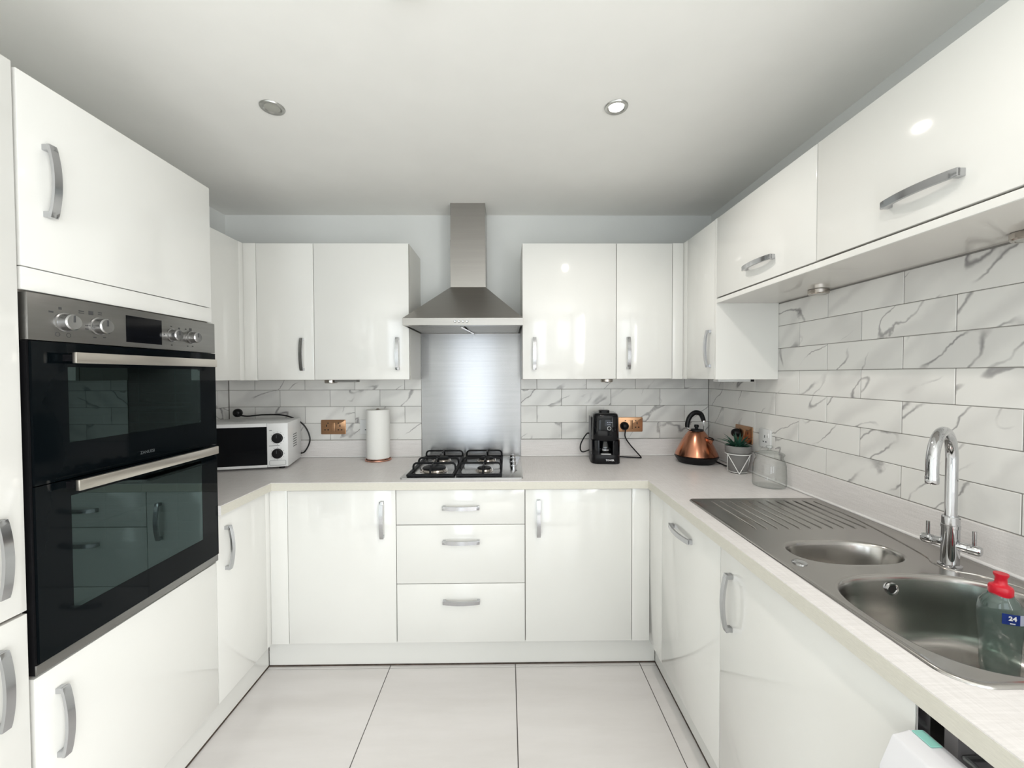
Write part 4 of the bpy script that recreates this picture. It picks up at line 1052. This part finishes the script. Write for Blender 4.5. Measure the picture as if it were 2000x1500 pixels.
# ------------------------------------------------------------------ lights of the room
def downlight(c, lit, label):
    r = root('downlight', label, 'ceiling light', (*c, ZC), 'recessed ceiling lights')
    bm = BM(); lathe(bm, [(.0245, -.0005), (.0405, -.0005), (.0415, -.002), (.0395, -.0055), (.031, -.0065), (.0275, -.0045), (.0245, -.002)], (*c, ZC), 44); obj('bezel', bm, 'bezel', r)
    bm = BM(); lathe(bm, [(0, -.0012), (.0262, -.0012), (.0262, -.003), (.018, -.0042), (0, -.0048)], (*c, ZC), 36); obj('lamp', bm, 'lamp_on' if lit else 'lamp_off', r)
    if lit:
        l = bpy.data.lights.new('downlight_beam', 'SPOT'); l.energy = 13; l.color = (1.0, .93, .87); l.spot_size = math.radians(150); l.spot_blend = .7; l.shadow_soft_size = .024
        lo_ = bpy.data.objects.new('downlight_beam', l); COL.objects.link(lo_); lo_.parent = r; lo_.location = (0, 0, -.012)
    return r
downlight((-.834, -.983), False, 'unlit recessed spotlight in the ceiling on the left')
downlight((.393, -.993), True, 'lit recessed spotlight in the ceiling on the right')
downlight((.393, -2.04), True, 'lit recessed spotlight in the ceiling above the camera, mirrored in the cabinets')
downlight((-.834, -2.04), False, 'unlit recessed spotlight in the ceiling above the fridge cabinet')
a = root('heat_alarm', 'white round heat alarm on the ceiling cut off by the top edge', 'alarm', (-.225, -1.476, ZC))
bm = BM(); lathe(bm, [(0, -.0002), (.050, -.0002), (.052, -.004), (.050, -.016), (.040, -.024), (.030, -.030), (0, -.032)], (-.225, -1.476, ZC), 44); obj('cover', bm, 'white_pl', a)

def puck(c, label, mat='nickel'):
    r = root('puck_light', label, 'cabinet light', c, 'small lights under the wall cabinets')
    bm = BM(); lathe(bm, [(0, -.0002), (.031, -.0002), (.034, -.002), (.034, -.015), (.031, -.0185), (.025, -.019), (.025, -.017), (0, -.017)], c, 36); o_ = obj('housing', bm, mat, r)
    bm = BM(); disc(bm, (c[0], c[1], c[2]-.0182), .0245, .0015, 'z', 28); obj('lens', bm, 'lamp_off', r)
    return r
puck((1.175, -.935, ZF), 'round nickel puck light under the lift-up cabinet nearer the corner')
puck((1.175, -1.562, ZF), 'round nickel puck light under the lift-up cabinet nearer the camera')
puck((-.985, -.175, ZUB), 'small round puck light under the cabinet left of the hood')
puck((.560, -.175, ZUB), 'small round puck light under the cabinet right of the hood')
r = root('light_driver', 'slim dark box beside the puck light under the left wall cabinet', 'light driver', (-.885, -.20, ZUB))
obj('case', b1(-.945, -.825, -.225, -.175, ZUB-.013, ZUB-.0002, .002), plain('grey_case', (.22, .22, .21), .5), r)
r = root('strip_light', 'slim white strip light under the cabinet above the kettle corner', 'cabinet light', (1.04, -.52, ZUB))
obj('diffuser', b1(1.0, 1.155, -.545, -.495, ZUB-.012, ZUB-.0002, .002), 'white_pl', r); obj('end_cap', b1(1.155, 1.172, -.545, -.495, ZUB-.012, ZUB-.0002, .001), 'black', r)
